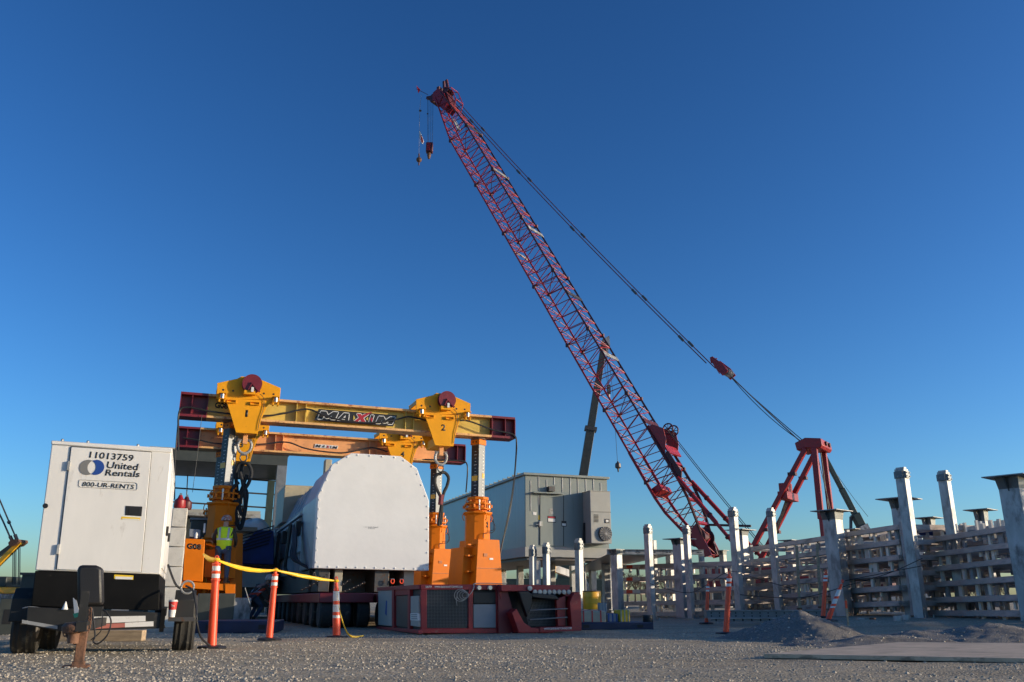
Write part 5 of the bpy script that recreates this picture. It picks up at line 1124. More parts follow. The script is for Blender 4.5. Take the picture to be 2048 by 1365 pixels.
for face in range(4):
    mb = MB()
    for i in range(N):
        a, b = ss[i], ss[i + 1]; m_ = (a + b) / 2; (wa, ha), (wb, hb2_), (wm, hm_) = dims(a), dims(b), dims(m_)
        if face < 2:
            sy = (-1, 1)[face]; pts = (bp(a, sy * wa, -ha), bp(m_, sy * wm, hm_), bp(b, sy * wb, -hb2_)) if (i + face) % 1 == 0 else None
        else:
            sh = (-1, 1)[face - 2]; pts = (bp(a, -wa, sh * ha), bp(m_, wm, sh * hm_), bp(b, -wb, sh * hb2_))
        mb.tube(pts[0], pts[1], .040, 5); mb.tube(pts[1], pts[2], .040, 5)
        if i % 2 == 0 and face >= 2: mb.tube(bp(a, -wa, sh * ha), bp(a, wa, sh * ha), .04, 5)
        if face < 2 and i % 5 == 0: mb.tube(bp(a, sy * wa, -ha), bp(a, sy * wa, ha), .045, 5)
    CR.part('boom_lacing', mb, M['red'])
for i in range(5, N, 5):
    s = ss[i]; w, h = dims(s); mb = MB(); mb.tube(bp(s, -w, -h), bp(s, w, h), .035, 5); mb.tube(bp(s, -w, h), bp(s, w, -h), .035, 5); CR.part('boom_diaphragm', mb, M['redd'])
    for sy in (-1, 1):
        for sh in (-1, 1): CR.part('boom_pin_lug', MB().cbox(bp(s, sy * w, sh * h), .32, .2, .3), M['redd'])
for i, mm in ((8, 'redd'), (13, 'galvd'), (18, 'darksteel'), (24, 'galv'), (30, 'galvd'), (35, 'darksteel')):
    s = ss[i]; w, h = dims(s); CR.part('walkway_plate', MB().bar(bp(s, -w, h + .1), bp(s, w, h + .1), .45, .05, up_), M[mm])
for s in (ss[24] - .9,): w, h = dims(s); CR.part('spreader_plate', MB().bar(bp(s, -w, -h - .06), bp(s, w, -h - .06), .35, .05, up_), M['galv'])
mb = MB()
for sy in (-.85, .85): mb.path([bp(10, sy, hs_ + .25)] + [bp(s, sy * .9, hs_ + .22) for s in np.linspace(12, BL - 6, 12)], .018, 4)
CR.part('hoist_rope', mb, M['rope'])
# boom head
mb = MB()
for sy in (-.7, .7):
    mb.ext([bp(BL - 2.6, sy, -.3), bp(BL - 2.4, sy, .45), bp(BL - .6, sy, .75), bp(BL + .7, sy, .4), bp(BL + .8, sy, -.35), bp(BL + .1, sy, -.85)], (0, .05, 0))
hd_ = CR.part('boom_head', mb, M['red'])
mb = MB(); mb.bar(bp(BL - 3, 0, .5), bp(BL - .5, 0, .95), 1.2, .08, up_); mb.bar(bp(BL + .2, -.7, -1.0), bp(BL + .2, .7, -1.0), .3, .3); mb.bar(bp(BL + .8, -.7, .4), bp(BL + .8, .7, .4), .35, .35); CR.part('head_plate', mb, M['redd'], hd_)
for sy in (-.45, -.15, .15, .45):
    for (ds, hh, rr) in ((.55, -.75, .5), (-.1, .95, .42)):
        c = bp(BL + ds, sy, hh); mb = MB(); mb.lathe([(rr, -.05), (rr * .86, -.02), (rr * .86, .02), (rr, .05)], c, 18, 'y'); CR.part('head_sheave', mb, M['redd'], hd_)
mb = MB(); mb.bar(bp(BL + .4, .1, -.2), bp(BL + 1.6, .1, -1.5), .35, .3); mb.bar(bp(BL - .4, 0, .9), bp(BL + 1.5, 0, 1.5), .2, .3); mb.bar(bp(BL + .6, -.2, .5), bp(BL + 1.9, -.2, 1.1), .25, .2); CR.part('rooster_sheave_arm', mb, M['redd'], hd_)
mb = MB()
for (a, b) in ((-.6, .3), (.6, .3)): mb.path([bp(BL - 3.4, a, .6), bp(BL - 2.5, a, 1.5), bp(BL - .6, a, 1.7), bp(BL + .3, a, 1.0)], .05, 5); mb.path([bp(BL - 2.5, a, 1.5), bp(BL - 2.2, a, .7)], .04, 5); mb.path([bp(BL - 1.5, a, 1.6), bp(BL - 1.2, a, .8)], .04, 5)
mb.tube(bp(BL - 2.5, -.6, 1.5), bp(BL - 2.5, .6, 1.5), .05, 5); mb.tube(bp(BL - .6, -.6, 1.7), bp(BL - .6, .6, 1.7), .05, 5); CR.part('head_guard', mb, M['red'], hd_)
CR.part('light_panel', MB().bar(bp(BL - 5.2, -.3, -.3), bp(BL - 3.6, -.3, -.2), .7, .1, up_), M['grey'], hd_)
mb = MB(); fp = CR.L(P(832, 178, tipY + .3)); fq = CR.L(P(856, 190, tipY + .3)); mb.tube(fp, fq, .03, 5); CR.part('flag_staff', mb, M['redd'], hd_)
fl = [CR.L(P(a, b, tipY + .3)) for a, b in ((833, 172), (841, 180), (837, 187))]; CR.part('wind_flag', MB().ext(fl, (0, .02, 0)), M['flagr'], hd_)
# A-frame mast
mY = 60.2
def mp(px, py, Y, y): p = CR.L(P(px, py, Y)); return Vector((p.x, y, p.z))
top = CR.L(P(1628, 890, mY)); top = Vector((top.x, 0, top.z)); GW = 1.05
k1 = CR.L(P(1575, 1092, mY + .8)); kx = k1.x
fx = f0.x - 1.2
mast = None
for sy in (-1, 1):
    mf = CR.part('mast_front_leg', MB().bar((top.x + .3, sy * 1.15, top.z - .4), (top.x + (top.z - 2.2) * .62 + .3, sy * 1.45, 2.2), .32, .40, (0, 1, 0)), M['red'], bevel=.03)
    CR.part('mast_rear_leg', MB().bar((top.x - .3, sy * 1.15, top.z - .4), (top.x - .3, sy * 1.35, 6.0), .40, .34, (0, 1, 0)), M['red'], bevel=.03)
    CR.part('mast_rear_rod', MB().bar((top.x - .3, sy * 1.35, 6.0), (top.x - .3, sy * 1.4, 2.0), .24, .22, (0, 1, 0)), M['rust' if sy < 0 else 'red'])
    for f, ww in ((.18, .5), (.62, .5), (.75, .45)):
        z = top.z - .6 - (top.z - 2.8) * f; x = top.x + .3 + (top.z - z - .4) * .62; CR.part('leg_bracket', MB().cbox((x, sy * 1.28, z), .55, .46, .22), M['redd'], mf)
hx = CR.part('mast_head', MB().prism([(top.x - .75, top.z - .5), (top.x - .9, top.z - .3), (top.x - .85, top.z + .2), (top.x + .25, top.z + .35), (top.x + 1.0, top.z + .05), (top.x + .9, top.z - .5), (top.x + .25, top.z - .4)], -1.3, 1.3), M['red'], bevel=.05)
for sy in (-.55, .3):
    CR.part('head_pin', MB().lathe([(.16, -.12), (.16, 0)], (top.x - .88, sy, top.z - .05), 16, 'x'), M['redd'], hx)
z = top.z - 3.5; x = top.x + .3 + (top.z - z - .4) * .62
CR.part('mast_crosshead', MB().box(x - .35, x + .35, -1.3, 1.3, z - .35, z + .2).box(x - .2, x + .5, -.5, .4, z + .2, z + .9), M['red'], bevel=.03)
mb = MB()
for sy in (-.7, -.5, -.3): mb.tube((x + .3, sy, z - .3), (x + 2.1, sy - .1, z - 4.2), .05, 6)
CR.part('winch_rod', mb, M['darksteel'])
mb = MB(); mb.path([(top.x - .2, .2, top.z - .6), (top.x - .7, .1, top.z - 5), (top.x - 1.0, 0, 2)], .03, 5); mb.path([(top.x - .4, -.1, top.z - .6), (top.x - .55, -.3, 2)], .025, 5); CR.part('hanging_rope', mb, M['rope'])
CR.part('hanging_weight', MB().ball((top.x - .9, 0.1, 3.6), .12, .12, .22), M['darksteel'])
# bridle and pendants
bri = CR.L(P(1479, 757, 67.0)); bri = Vector((bri.x, 0, bri.z))
pt = bp(BL - .4, 0, .95)
for sy in (-1.0, 1.0):
    a = Vector((pt.x, sy, pt.z)); b = bri + Vector((.9, sy * .95, .35)); mb = MB(); pts = catenary(a, b, .5, 14); mb.path(pts, .045, 5); pe = CR.part('pendant', mb, M['redd'])
    for k in (2, 5, 8, 11, 13): CR.part('pendant_link', MB().bar(pts[k] - (b - a).normalized() * .3, pts[k] + (b - a).normalized() * .3, .14, .2), M['darksteel'], pe)
dB = (top - bri).normalized(); uB = Vector((-dB.z, 0, dB.x)); uB = uB if uB.z > 0 else -uB
mb = MB(); mb.ext([bri - dB * 1.0 + uB * .1, bri - dB * .9 + uB * .3 , bri + dB * .2 + uB * .35, bri + dB * .9 + uB * .2, bri + dB * .8 - uB * .35, bri - dB * .1 - uB * .25], (0, .1, 0))
V_ = mb.v[:]; mb2 = MB()
for oy in (-.8, .8): mb2.add([Vector(p) + Vector((0, oy - .05, 0)) for p in V_], mb.f[:])
br = CR.part('bridle', mb2, M['red'])
for oy in (-.6, -.2, .2, .6): CR.part('bridle_sheave', MB().lathe([(.32, -.08), (.25, -.03), (.25, .03), (.32, .08)], bri + dB * .5 + Vector((0, oy, 0)), 18, 'y'), M['stain'], br)
mb = MB(); mb.bar(bri - dB * 1.6 - uB * .1 + Vector((0, -.7, 0)), bri - dB * .2 - uB * .5 + Vector((0, -.7, 0)), .06, .06); mb.bar(bri - dB * 1.6 - uB * .1 + Vector((0, -.7, 0)), bri - dB * 1.2 + uB * .3 + Vector((0, -.7, 0)), .06, .06); mb.bar(bri - dB * 1.6 + Vector((0, -.8, 0)), bri - dB * .6 + Vector((0, .8, 0)), .3, .25); CR.part('bridle_frame', mb, M['red'], br)
for k, oy in enumerate((-1.15, -1.05, -.95, .9, 1.0, 1.1, 1.2)):
    mb = MB(); mb.path(catenary(bri + dB * .7 + Vector((0, oy * .6, -.2 if k < 3 else .1)), top + Vector((.6, oy, .1)), .08 if k != 2 else .5, 8), .032, 5); CR.part('luffing_rope', mb, M['rope'])
# boom stops and back-hitch near the butt
for sy in (-1, 1):
    a = bp(6.0, sy * 1.3, hs_ + .05); b = Vector((f0.x - 3.6, sy * 1.9, f0.z - .7)); st_ = CR.part('boom_stop', MB().tube(a, a.lerp(b, .55), .17, 10).tube(a.lerp(b, .55), b, .13, 10), M['red'])
    for f in (.2, .45, .7, .85): c = a.lerp(b, f); CR.part('stop_collar', MB().tube(c, c + (b - a).normalized() * .15, .22, 10), M['redd'], st_)
    CR.part('butt_gusset', MB().prism([(bp(s, 0, h).x, bp(s, 0, h).z) for s, h in ((0, -.3), (-.2, .35), (2.4, .55), (2.2, -.3))], sy * .95 - .06, sy * .95 + .06), M['red'])
s0 = 9.4
gp = [bp(s0 + 1.6, 0, hs_ - .1), bp(s0 + 1.4, 0, hs_ + .5), bp(s0 + .6, 0, hs_ + 1.1), bp(s0 - .3, 0, hs_ + .8), bp(s0 - 1.2, 0, hs_ + .1)]
for oy in (-1.2, 1.15): CR.part('rope_guide_plate', MB().ext([p + Vector((0, oy, 0)) for p in gp], (0, .06, 0)), M['red'])
CR.part('guide_cross_plate', MB().bar(bp(s0 - .9, -1.2, hs_ + .4), bp(s0 - .9, 1.2, hs_ + .4), .12, .8, bd_), M['red'])
for oy in (-.5, .5):
    c = bp(s0 + .6, oy, hs_ + 1.2); mb = MB(); mb.path([c + Vector((math.cos(a) * .42, 0, math.sin(a) * .42)) for a in np.linspace(0, 6.283, 25)[:-1]], .06, 6, True)
    for a in np.linspace(0, math.pi, 5)[:-1]: mb.tube(c + Vector((math.cos(a), 0, math.sin(a))) * .4, c - Vector((math.cos(a), 0, math.sin(a))) * .4, .03, 5)
    CR.part('guide_sheave', mb, M['redd'])
CR.part('dark_side_plate', MB().prism([(bp(s, 0, h).x, bp(s, 0, h).z) for s, h in ((s0 - 1.2, hs_ + .1), (s0 - 1.2, hs_ + .5), (s0 - 3.2, hs_ + .55), (s0 - 3.8, hs_ + .1))], 1.15, 1.27), M['redd'])
for s in (s0 + 2.2 - 4.0, s0 - 5.2, s0 - 7): w, h = dims(s); CR.part('cross_member', MB().bar(bp(s, -w, h), bp(s, w, h), .18, .22, bd_), M['red'])
CR.part('drum_pod', MB().bar(bp(s0 - 3.2, -.9, -hs_ + .3), bp(s0 - 3.0, .9, -hs_ + .3), .9, .55, bd_), M['red'], bevel=.05)
CR.part('wide_cross_tube', MB().tube(bp(2.4, -1.1, .6), bp(2.4, -1.1, .6) + Vector((-3.4, -.1, -.25)), .09, 8), M['darksteel'])
mb = MB(); a = bp(s0 + .6, .4, hs_ + 1.2); mb.path(catenary(a, (f0.x - 6.0, .4, 2.0), .2, 8), .03, 5); mb.path(catenary(a + Vector((0, .5, 0)), (f0.x - 6.0, 1.0, 2.0), .2, 8), .03, 5); CR.part('drum_rope', mb, M['rope'])
CR.part('butt_drum', MB().lathe([(.75, -.9), (.75, -.8), (.5, -.78), (.5, .78), (.75, .8), (.75, .9)], bp(1.4, 0, .9) + Vector((.9, 0, -.3)), 20, 'y'), M['redd'])
# machinery house, counterweight and crawlers
hz = 1.5
CR.part('machinery_house', MB().box(f0.x - 11, f0.x + .4, -1.5, 1.5, hz, hz + 1.4), M['red'], bevel=.05)
CR.part('cab', MB().box(f0.x - 1.6, f0.x + .6, -2.9, -1.6, hz, hz + 1.6), M['red'], bevel=.08)
for k in range(3): CR.part('counterweight_slab', MB().box(f0.x - 12.6, f0.x - 10.6, -2.4, 2.4, hz + .0 + k * .5, hz + .46 + k * .5), M['redd'], bevel=.04)
for sy in (-1, 1):
    mb = MB(); x0, x1, r = f0.x - 7.5, f0.x + 2.0, .62
    prof = [(x0 + r * math.cos(a), r + r * math.sin(a)) for a in np.linspace(math.pi / 2, math.pi * 1.5, 8)] + [(x1 + r * math.cos(a), r + r * math.sin(a)) for a in np.linspace(-math.pi / 2, math.pi / 2, 8)]
    mb.prism(prof, sy * 2.9 - .5, sy * 2.9 + .5); CR.part('crawler_track', mb, M['darksteel'])
CR.part('car_body', MB().box(f0.x - 5.5, f0.x, -2.4, 2.4, .5, 1.3), M['redd'])
# hook block, ball and flag line
def rope_obj(name, label, cat, Y): x, y = XY(850, Y); return T(name, label, cat, (x, y, 0), 0)
hk = rope_obj('hook_block', 'dark red hook block with four ropes hanging under the lattice boom tip', 'hook block', tipY + .6)
mb = MB()
for a, b in ((855, 855.5), (858, 857.5), (862, 861.5), (866, 865)): mb.path([hk.Yp(a, 196, tipY + .6), hk.Yp(b, 289, tipY + .6)], .02, 5)
hk.part('fall_rope', mb, M['rope']); hk.part('rope_clamp', MB().ball(hk.Yp(855, 228, tipY + .6), .09), M['darksteel'])
a, b = hk.Yp(852.5, 287, tipY + .6), hk.Yp(865.5, 306, tipY + .6); hk.part('block_body', MB().box(a.x, b.x, a.y - .3, a.y + .3, b.z, a.z), M['redd'], bevel=.08)
hk.part('block_stripe', MB().box(a.x + .1, b.x - .25, a.y - .31, a.y - .29, b.z + .15, a.z - .1), M['red'])
c = hk.Yp(858, 312, tipY + .6); hk.part('hook', MB().lathe([(.10, .45), (.2, .25), (.22, .05), (.12, -.35), (.03, -.42)], c, 12), M['rust'])
bl = rope_obj('headache_ball', 'round rust coloured ball hook on a thin rope under the boom tip', 'ball hook', tipY - .2); Yb = tipY - .2
mb = MB(); mb.path([bl.Yp(842.5, 190, Yb), bl.Yp(839.5, 220, Yb), bl.Yp(838.5, 262, Yb), bl.Yp(838, 310, Yb)], .022, 5); bl.part('rope', mb, M['galvd']); bl.part('ball', MB().ball(bl.Yp(838, 320, Yb), .30, .30, .30, 18, 12), M['rust'], smooth=180)
bl.part('swivel', MB().tube(bl.Yp(838, 308, Yb), bl.Yp(838, 316, Yb), .08, 8).tube(bl.Yp(838, 325, Yb), bl.Yp(837.6, 331, Yb), .07, 8), M['rust']); bl.part('clamp', MB().ball(bl.Yp(840.5, 222, Yb), .16, .12, .12), M['darksteel'])
fg = rope_obj('hanging_flag', 'folded red and white flag hanging from the ball hook rope', 'flag', Yb); pts = [(839, 262), (841, 264), (844, 272), (847.5, 283), (845, 288), (841.5, 285), (839, 274)]
w_ = [fg.Yp(a, b, Yb) for a, b in pts]; fg.part('cloth', MB().ext(w_, (0, .12, 0)), M['flagw'], bevel=.03)
for k in range(3): a, b = fg.Yp(842 + k * 1.2, 271 + 3 * k, Yb), fg.Yp(843.6 + k * 1.1, 284 + k, Yb); fg.part('red_stripe', MB().bar(a + Vector((0, -.01, 0)), b + Vector((0, -.01, 0)), .09, .03, (0, 1, 0)), M['flagr'])
# ------------------------------------------------------------------ other cranes
def telecrane(label, base, tipp, Y, secs, mm, ht='dgreen2'):
    b, t_ = P(*base, Y), P(*tipp, Y); t = T('telescopic_crane', label, 'crane', (b.x, b.y, 0), 0); B, Tp = t.L(b), t.L(t_)
    d = (Tp - B); n = len(secs)
    for i, (f0_, f1_, w) in enumerate(secs): t.part('boom_section', MB().bar(B + d * f0_, B + d * f1_, w * .85, w, (0, 1, 0)), M[mm], bevel=.03)
    return t, B, Tp, d
tc, B, Tp, d = telecrane('dark olive telescopic crane boom standing behind the grey module and the lattice boom', (1146, 1080), (1208, 690), 84, [(0, .55, 1.0), (.55, .78, .86), (.78, 1.0, .74)], 'dgreen2')
tc.part('boom_head', MB().prism([(Tp.x - .5, Tp.z - .5), (Tp.x - .2, Tp.z + .5), (Tp.x + .55, Tp.z + .9), (Tp.x + .6, Tp.z - .2), (Tp.x + .3, Tp.z - 1.0)], -.35, .35), M['stain'])
tc.part('collar', MB().bar(B + d * .54, B + d * .56, 1.2, 1.15, (0, 1, 0)), M['darksteel'])
tc.part('carrier', MB().box(B.x - 7, B.x + 3, -1.5, 1.5, .6, 2.6), M['dgreen'], bevel=.1); tc.part('wheels', MB().box(B.x - 6.5, B.x + 2.5, -1.4, 1.4, 0, .7), M['rubber'], bevel=.2); tc.part('boom_seat', MB().bar((B.x - 1.0, 0, 2.4), B + d * .02, 1.4, 1.4, (0, 1, 0)), M['dgreen'])
tY = 84; mb = MB(); mb.path([tc.Yp(1213, 690, tY), tc.Yp(1217, 770, tY)], .03, 5); mb.path([tc.Yp(1211, 690, tY), tc.Yp(1210, 740, tY), tc.Yp(1216, 770, tY)], .02, 5); mb.path([tc.Yp(1215, 690, tY), tc.Yp(1226, 790, tY), tc.Yp(1235, 925, tY)], .022, 5); tc.part('rope', mb, M['rope'])
h2k = T('hook_block', 'slotted dark hook block seen through the lattice boom', 'hook block', P(1218, 785, tY), 0)
a, b = h2k.Yp(1214, 771, tY), h2k.Yp(1221, 789, tY); h2k.part('cheek', MB().box(a.x, b.x, -.3, -.2, b.z, a.z).box(a.x, b.x, .2, .3, b.z, a.z).box(a.x, b.x, -.2, .2, b.z, b.z + .2), M['darksteel'])
for k in range(4): z = b.z + .25 + k * .16; h2k.part('sheave', MB().box(a.x + .04, b.x - .04, -.31, .31, z, z + .05), M['stain'])
h2k.part('hook', MB().tube(h2k.Yp(1218, 789, tY), h2k.Yp(1218, 795, tY), .12, 8), M['galv'])
bb = T('ball_hook', 'small dark ball hook on a thin line between the module and the lattice boom', 'ball hook', P(1236, 934, tY), 0)
bb.part('ball', MB().lathe([(.08, .55), (.1, .45), (.28, .3), (.3, -.05), (.22, -.15), (.1, -.2), (.06, -.5), (.02, -.55)], (0, 0, 0), 14), M['darksteel'])
gc, B, Tp, d = telecrane('dark green telescopic crane boom slanting down from behind the red mast to a grey base', (1722, 1052), (1645, 906), 95, [(.0, .16, .95), (.14, .5, .62), (.5, 1.0, .52)], 'dgreen')
gc.part('boom_foot', MB().bar(B + d * .0, B - d * .12, 1.1, 1.2, (0, 1, 0)), M['stain']); gc.part('lift_cylinder', MB().tube(B + d * .12 + Vector((-.6, 0, 0)), B - d * .1 + Vector((-1.6, 0, -.3)), .18, 8), M['darksteel'])
gc.part('carrier', MB().box(B.x - 3, B.x + 6, -1.4, 1.4, .6, B.z - .8), M['grey'], bevel=.1); gc.part('wheels', MB().box(B.x - 2.5, B.x + 5.5, -1.3, 1.3, 0, .7), M['rubber'], bevel=.2)
mb = MB(); mb.path(catenary(Tp, B + Vector((.9, 0, 1.0)), .25, 8), .025, 5); gc.part('rope', mb, M['rope'])
# orange crane at the photo's edge
oY = 50; oc = T('orange_crane', 'orange and dark crane boom tip with hanging ropes at the photo edge behind the generator', 'crane', (XY(-60, oY)[0], oY, 0), 0)
O = lambda a, b, y=oY: oc.Yp(a, b, y)
oc.part('boom_chord', MB().bar(O(42, 1084), O(-90, 1214), .26, .30, (0, 1, 0)), M['ystrip'], bevel=.02); oc.part('boom_chord', MB().bar(O(36, 1083, oY + 1), O(-110, 1190, oY + 1), .22, .24, (0, 1, 0)), M['dgreen2'])
oc.part('boom_head', MB().prism([(p.x, p.z) for p in (O(24, 1087), O(30, 1080), (O(44, 1080)), O(45, 1085), O(36, 1092), O(26, 1094))], -.4, .6), M['rust'])
mb = MB(); mb.path([O(25, 1086), O(6, 1043), O(-20, 990)], .05, 5); mb.path([O(34, 1081), O(18, 1044), O(1, 1004), O(-12, 975)], .045, 5); oc.part('pendant', mb, M['darksteel'])
for a in ((26, 1085, 20, 1073), (34, 1080, 30, 1070), (19, 1047, 17, 1043)): oc.part('pendant_socket', MB().tube(O(a[0], a[1]), O(a[2], a[3]), .10, 8), M['darksteel'])
for a in (26, 29, 32, 37, 40): mb = MB(); mb.path([O(a, 1090), O(a - .5, 1170)], .025, 5); oc.part('fall_rope', mb, M['rope'])
a, b = O(-60, 1175), O(20, 1188); oc.part('machine_body', MB().box(a.x, b.x, -1, 1.4, b.z, a.z), M['ystrip'], bevel=.05); oc.part('machine_base', MB().box(a.x, O(22, 1190).x, -1, 1.4, .0, b.z - .003), M['stain'], bevel=.05)
oc.part('engine_bay', MB().box(a.x, O(25, 1160).x, -.6, 1, a.z + .003, O(0, 1154).z), M['dgreen2'], bevel=.05)
bg_ = Tpx('dark_shelter', 'flat topped dark shelter between the orange crane and the generator', 'shelter', 36, 40); a, b = bg_.Bp(36, 1150), bg_.Bp(80, 1150)
bg_.part('wall', MB().box(0, b.x + 3, 0, 3, 0, a.z), M['dgreen2']); bg_.part('roof_edge', MB().box(-.1, b.x + 3.1, -.1, 3.1, a.z, a.z + .1), M['darksteel'])
# ------------------------------------------------------------------ galvanised posts and columns
def post(label, px, by, tx, ty, Y, w, mm='galv', bracket=True, group='slender galvanised posts with bolted brackets'):
    x, y = XY(px, Y); z = P(px, by, Y).z; t = T('steel_post', label, 'steel post', (x, y, z), R(40), group); w0 = w / 1757 * Y * .74
    zt_ = P(tx, ty, Y).z - z; h = w0 / 2
    t.part('shaft', MB().box(-h, h, -h, h, .02, zt_), M[mm], bevel=.012)
    bpz = t.part('base_plate', MB().box(-h * 2.1, h * 2.1, -h * 2.1, h * 2.1, 0, .025), M['galvd'])
    for sx in (-1, 1):
        for sy in (-1, 1): t.part('anchor_bolt', MB().lathe([(.018, 0), (.018, .09)], (sx * h * 1.7, sy * h * 1.7, .02), 8), M['steel'], bpz)
    if bracket:
        br = t.part('bracket', MB().box(-h * 1.3, -h - .004, -h * .8, h * .8, zt_ - .27, zt_ - .07).box(-h * .8, h * .8, -h * 1.3, -h - .004, zt_ - .27, zt_ - .07).box(h + .004, h * 1.3, -h * .8, h * .8, zt_ - .27, zt_ - .07).box(-h * .8, h * .8, h + .004, h * 1.3, zt_ - .27, zt_ - .07), M['bracket'], bevel=.004)
        for k in (-.12, -.22):
            for s in (-.6, .6): t.part('bolt', MB().lathe([(.015, -.03), (.015, 0)], (s * h, -h * 1.3, zt_ + k), 8, 'y'), M['galvd'], br)
        t.part('top_tab', MB().box(-h * .5, h * .5, -h * .9, h * .9, zt_, zt_ + .05), M['galv'])
    return t
post('slim galvanised post with bolted cap in front of the orange striped rails', 1302, 1243, 1295, 1052, 30, 17)
post('slim galvanised post right beside the flared column, second bolted post from the grey module', 1381, 1238, 1367, 1054, 31, 15)
post('slim galvanised post with bolted cap in front of the red boom stops', 1479, 1228, 1461, 1018, 29, 19)
post('slim galvanised post in front of the foot of the red mast', 1557, 1222, 1538, 1019, 30, 17)
post('tallest bright galvanised post, overlapping the flared column with the wide plate', 1838, 1238, 1804, 939, 24.5, 27)
post('tall bright galvanised post with bolted cap nearest the big column at the photo edge', 1925, 1229, 1886, 945, 25.5, 25)
post('short plain steel post directly behind the first bolted post by the striped rails', 1312, 1225, 1309, 1081, 36, 13, 'galvd', False, None)
for k, (a, ty, Y, w) in enumerate(((1061, 1094, 25, 15), (1089, 1089, 25, 16), (1155, 1081, 25, 17))):
    post(['galvanised post in front of the corner of the grey module', 'galvanised post in front of the grey module door', 'galvanised post between the module door and its air unit'][k], a + 5, 1222, a, ty, Y, w)
def fcol(label, px, by, tx, ty, Y, w, pw, mm='stain', fh=.22):
    x, y = XY(px, Y); z = P(px, by, Y).z; t = T('flared_column', label, 'steel column', (x, y, z), R(40), 'steel columns with flared plate caps'); s = 1 / 1757 * Y
    zt_ = P(tx, ty, Y).z - z; h = w * s * .76 / 2; pw_ = pw * s * .86 / 2
    t.part('shaft', MB().box(-h, h, -h, h, .02, zt_ - fh * .6), M[mm], bevel=.015)
    t.part('flare', MB().hexa([(-h, -h, zt_ - fh), (h, -h, zt_ - fh), (h, h, zt_ - fh), (-h, h, zt_ - fh), (-h * 1.25, -h * 1.15, zt_ - .03), (h * 1.25, -h * 1.15, zt_ - .03), (h * 1.25, h * 1.15, zt_ - .03), (-h * 1.25, h * 1.15, zt_ - .03)]), M['bracket'])
    t.part('cap_plate', MB().box(-pw_, pw_, -pw_ * .9, pw_ * .9, zt_ - .028, zt_), M['galvd'], bevel=.006)
    mb = MB()
    for sx in (-1, 1): mb.ext([(sx * h, -.012, zt_ - fh), (sx * h, -.012, zt_ - .035), (sx * pw_ * .95, -.012, zt_ - .035), (sx * h, -.012, zt_ - fh * 1.2)], (0, .024, 0))
    t.part('gusset', mb, M['bracket']); t.part('base_plate', MB().box(-h * 1.7, h * 1.7, -h * 1.7, h * 1.7, 0, .03), M['galvd'])
    return t
fcol('flared steel column left of the red boom foot, behind the second bolted post', 1366, 1236, 1353, 1078, 33, 28, 60)
fcol('flared steel column with plate cap standing before the crane boom stops', 1492, 1222, 1480, 1060, 33, 27, 56, 'galv')
fcol('broad flared column with plate cap in front of the rear legs of the mast', 1683, 1236, 1661, 1022, 28, 38, 76, 'galv', .30)
fcol('stained flared column with wide plate cap half hidden by the tallest bright post', 1825, 1232, 1793, 998, 26, 34, 84, 'stain', .3)
fcol('largest flared column cut by the photo edge, with the widest plate cap', 2064, 1248, 2030, 954, 21.5, 52, 104, 'stain', .32)
fcol('flared column head rising behind the top frame, between the two tall bright posts', 1880, 1215, 1868, 1036, 33, 22, 56, 'galvd', .4)
fcol('flared column head above the top frame, near the big column at the photo edge', 1990, 1215, 1974, 1020, 30, 24, 62, 'galvd', .4)
fcol('small flared column under the end of the long white girder by the grey module', 1236, 1222, 1231, 1099, 34, 22, 30, 'galv')
fcol('small distant flared column between the first and second bolted posts', 1344, 1220, 1340, 1101, 40, 16, 26, 'galvd')
fcol('small distant flared column next to the red boom foot', 1452, 1215, 1450, 1101, 42, 14, 24, 'galvd')
fcol('low plate capped column peeking over the frames left of the broad flared column', 1590, 1215, 1587, 1081, 36, 18, 48, 'galvd')
fcol('low plate capped column peeking over the frames right of the broad flared column', 1720, 1215, 1715, 1059, 33, 18, 50, 'galvd')
# long white girder
gd = Tpx('girder', 'long white bolted girder running from the module past the first bolted post', 'girder', 1218, 34, R(4)); a, b, c = gd.Bp(1218, 1099), gd.Bp(1218, 1109), gd.Bp(1408, 1104)
gd.part('web', MB().box(0, c.x, .05, .09, b.z + .03, a.z - .02), M['galv']); gd.part('flange', MB().box(0, c.x, -.02, .16, a.z - .02, a.z), M['galvd']); gd.part('flange', MB().box(0, c.x, -.02, .16, b.z, b.z + .03), M['galv'])
gd.part('deck_underside', MB().hexa([(0, .2, b.z - .02), (2.6, .2, b.z - .02), (0.2, 8, b.z - .5), (-.4, 8, b.z - .5), (0, .2, b.z), (2.6, .2, b.z), (.2, 8, b.z - .4), (-.4, 8, b.z - .4)]), M['houseside'])
for k in range(6):
    for s in (0, .12): gd.part('slot', MB().box(.5 + k * .62 + s, .58 + k * .62 + s, .044, .052, a.z - .12, a.z - .09), M['ink'])
gd.part('support', MB().box(c.x - .2, c.x, 0, .14, 0, b.z - .003), M['galv'])
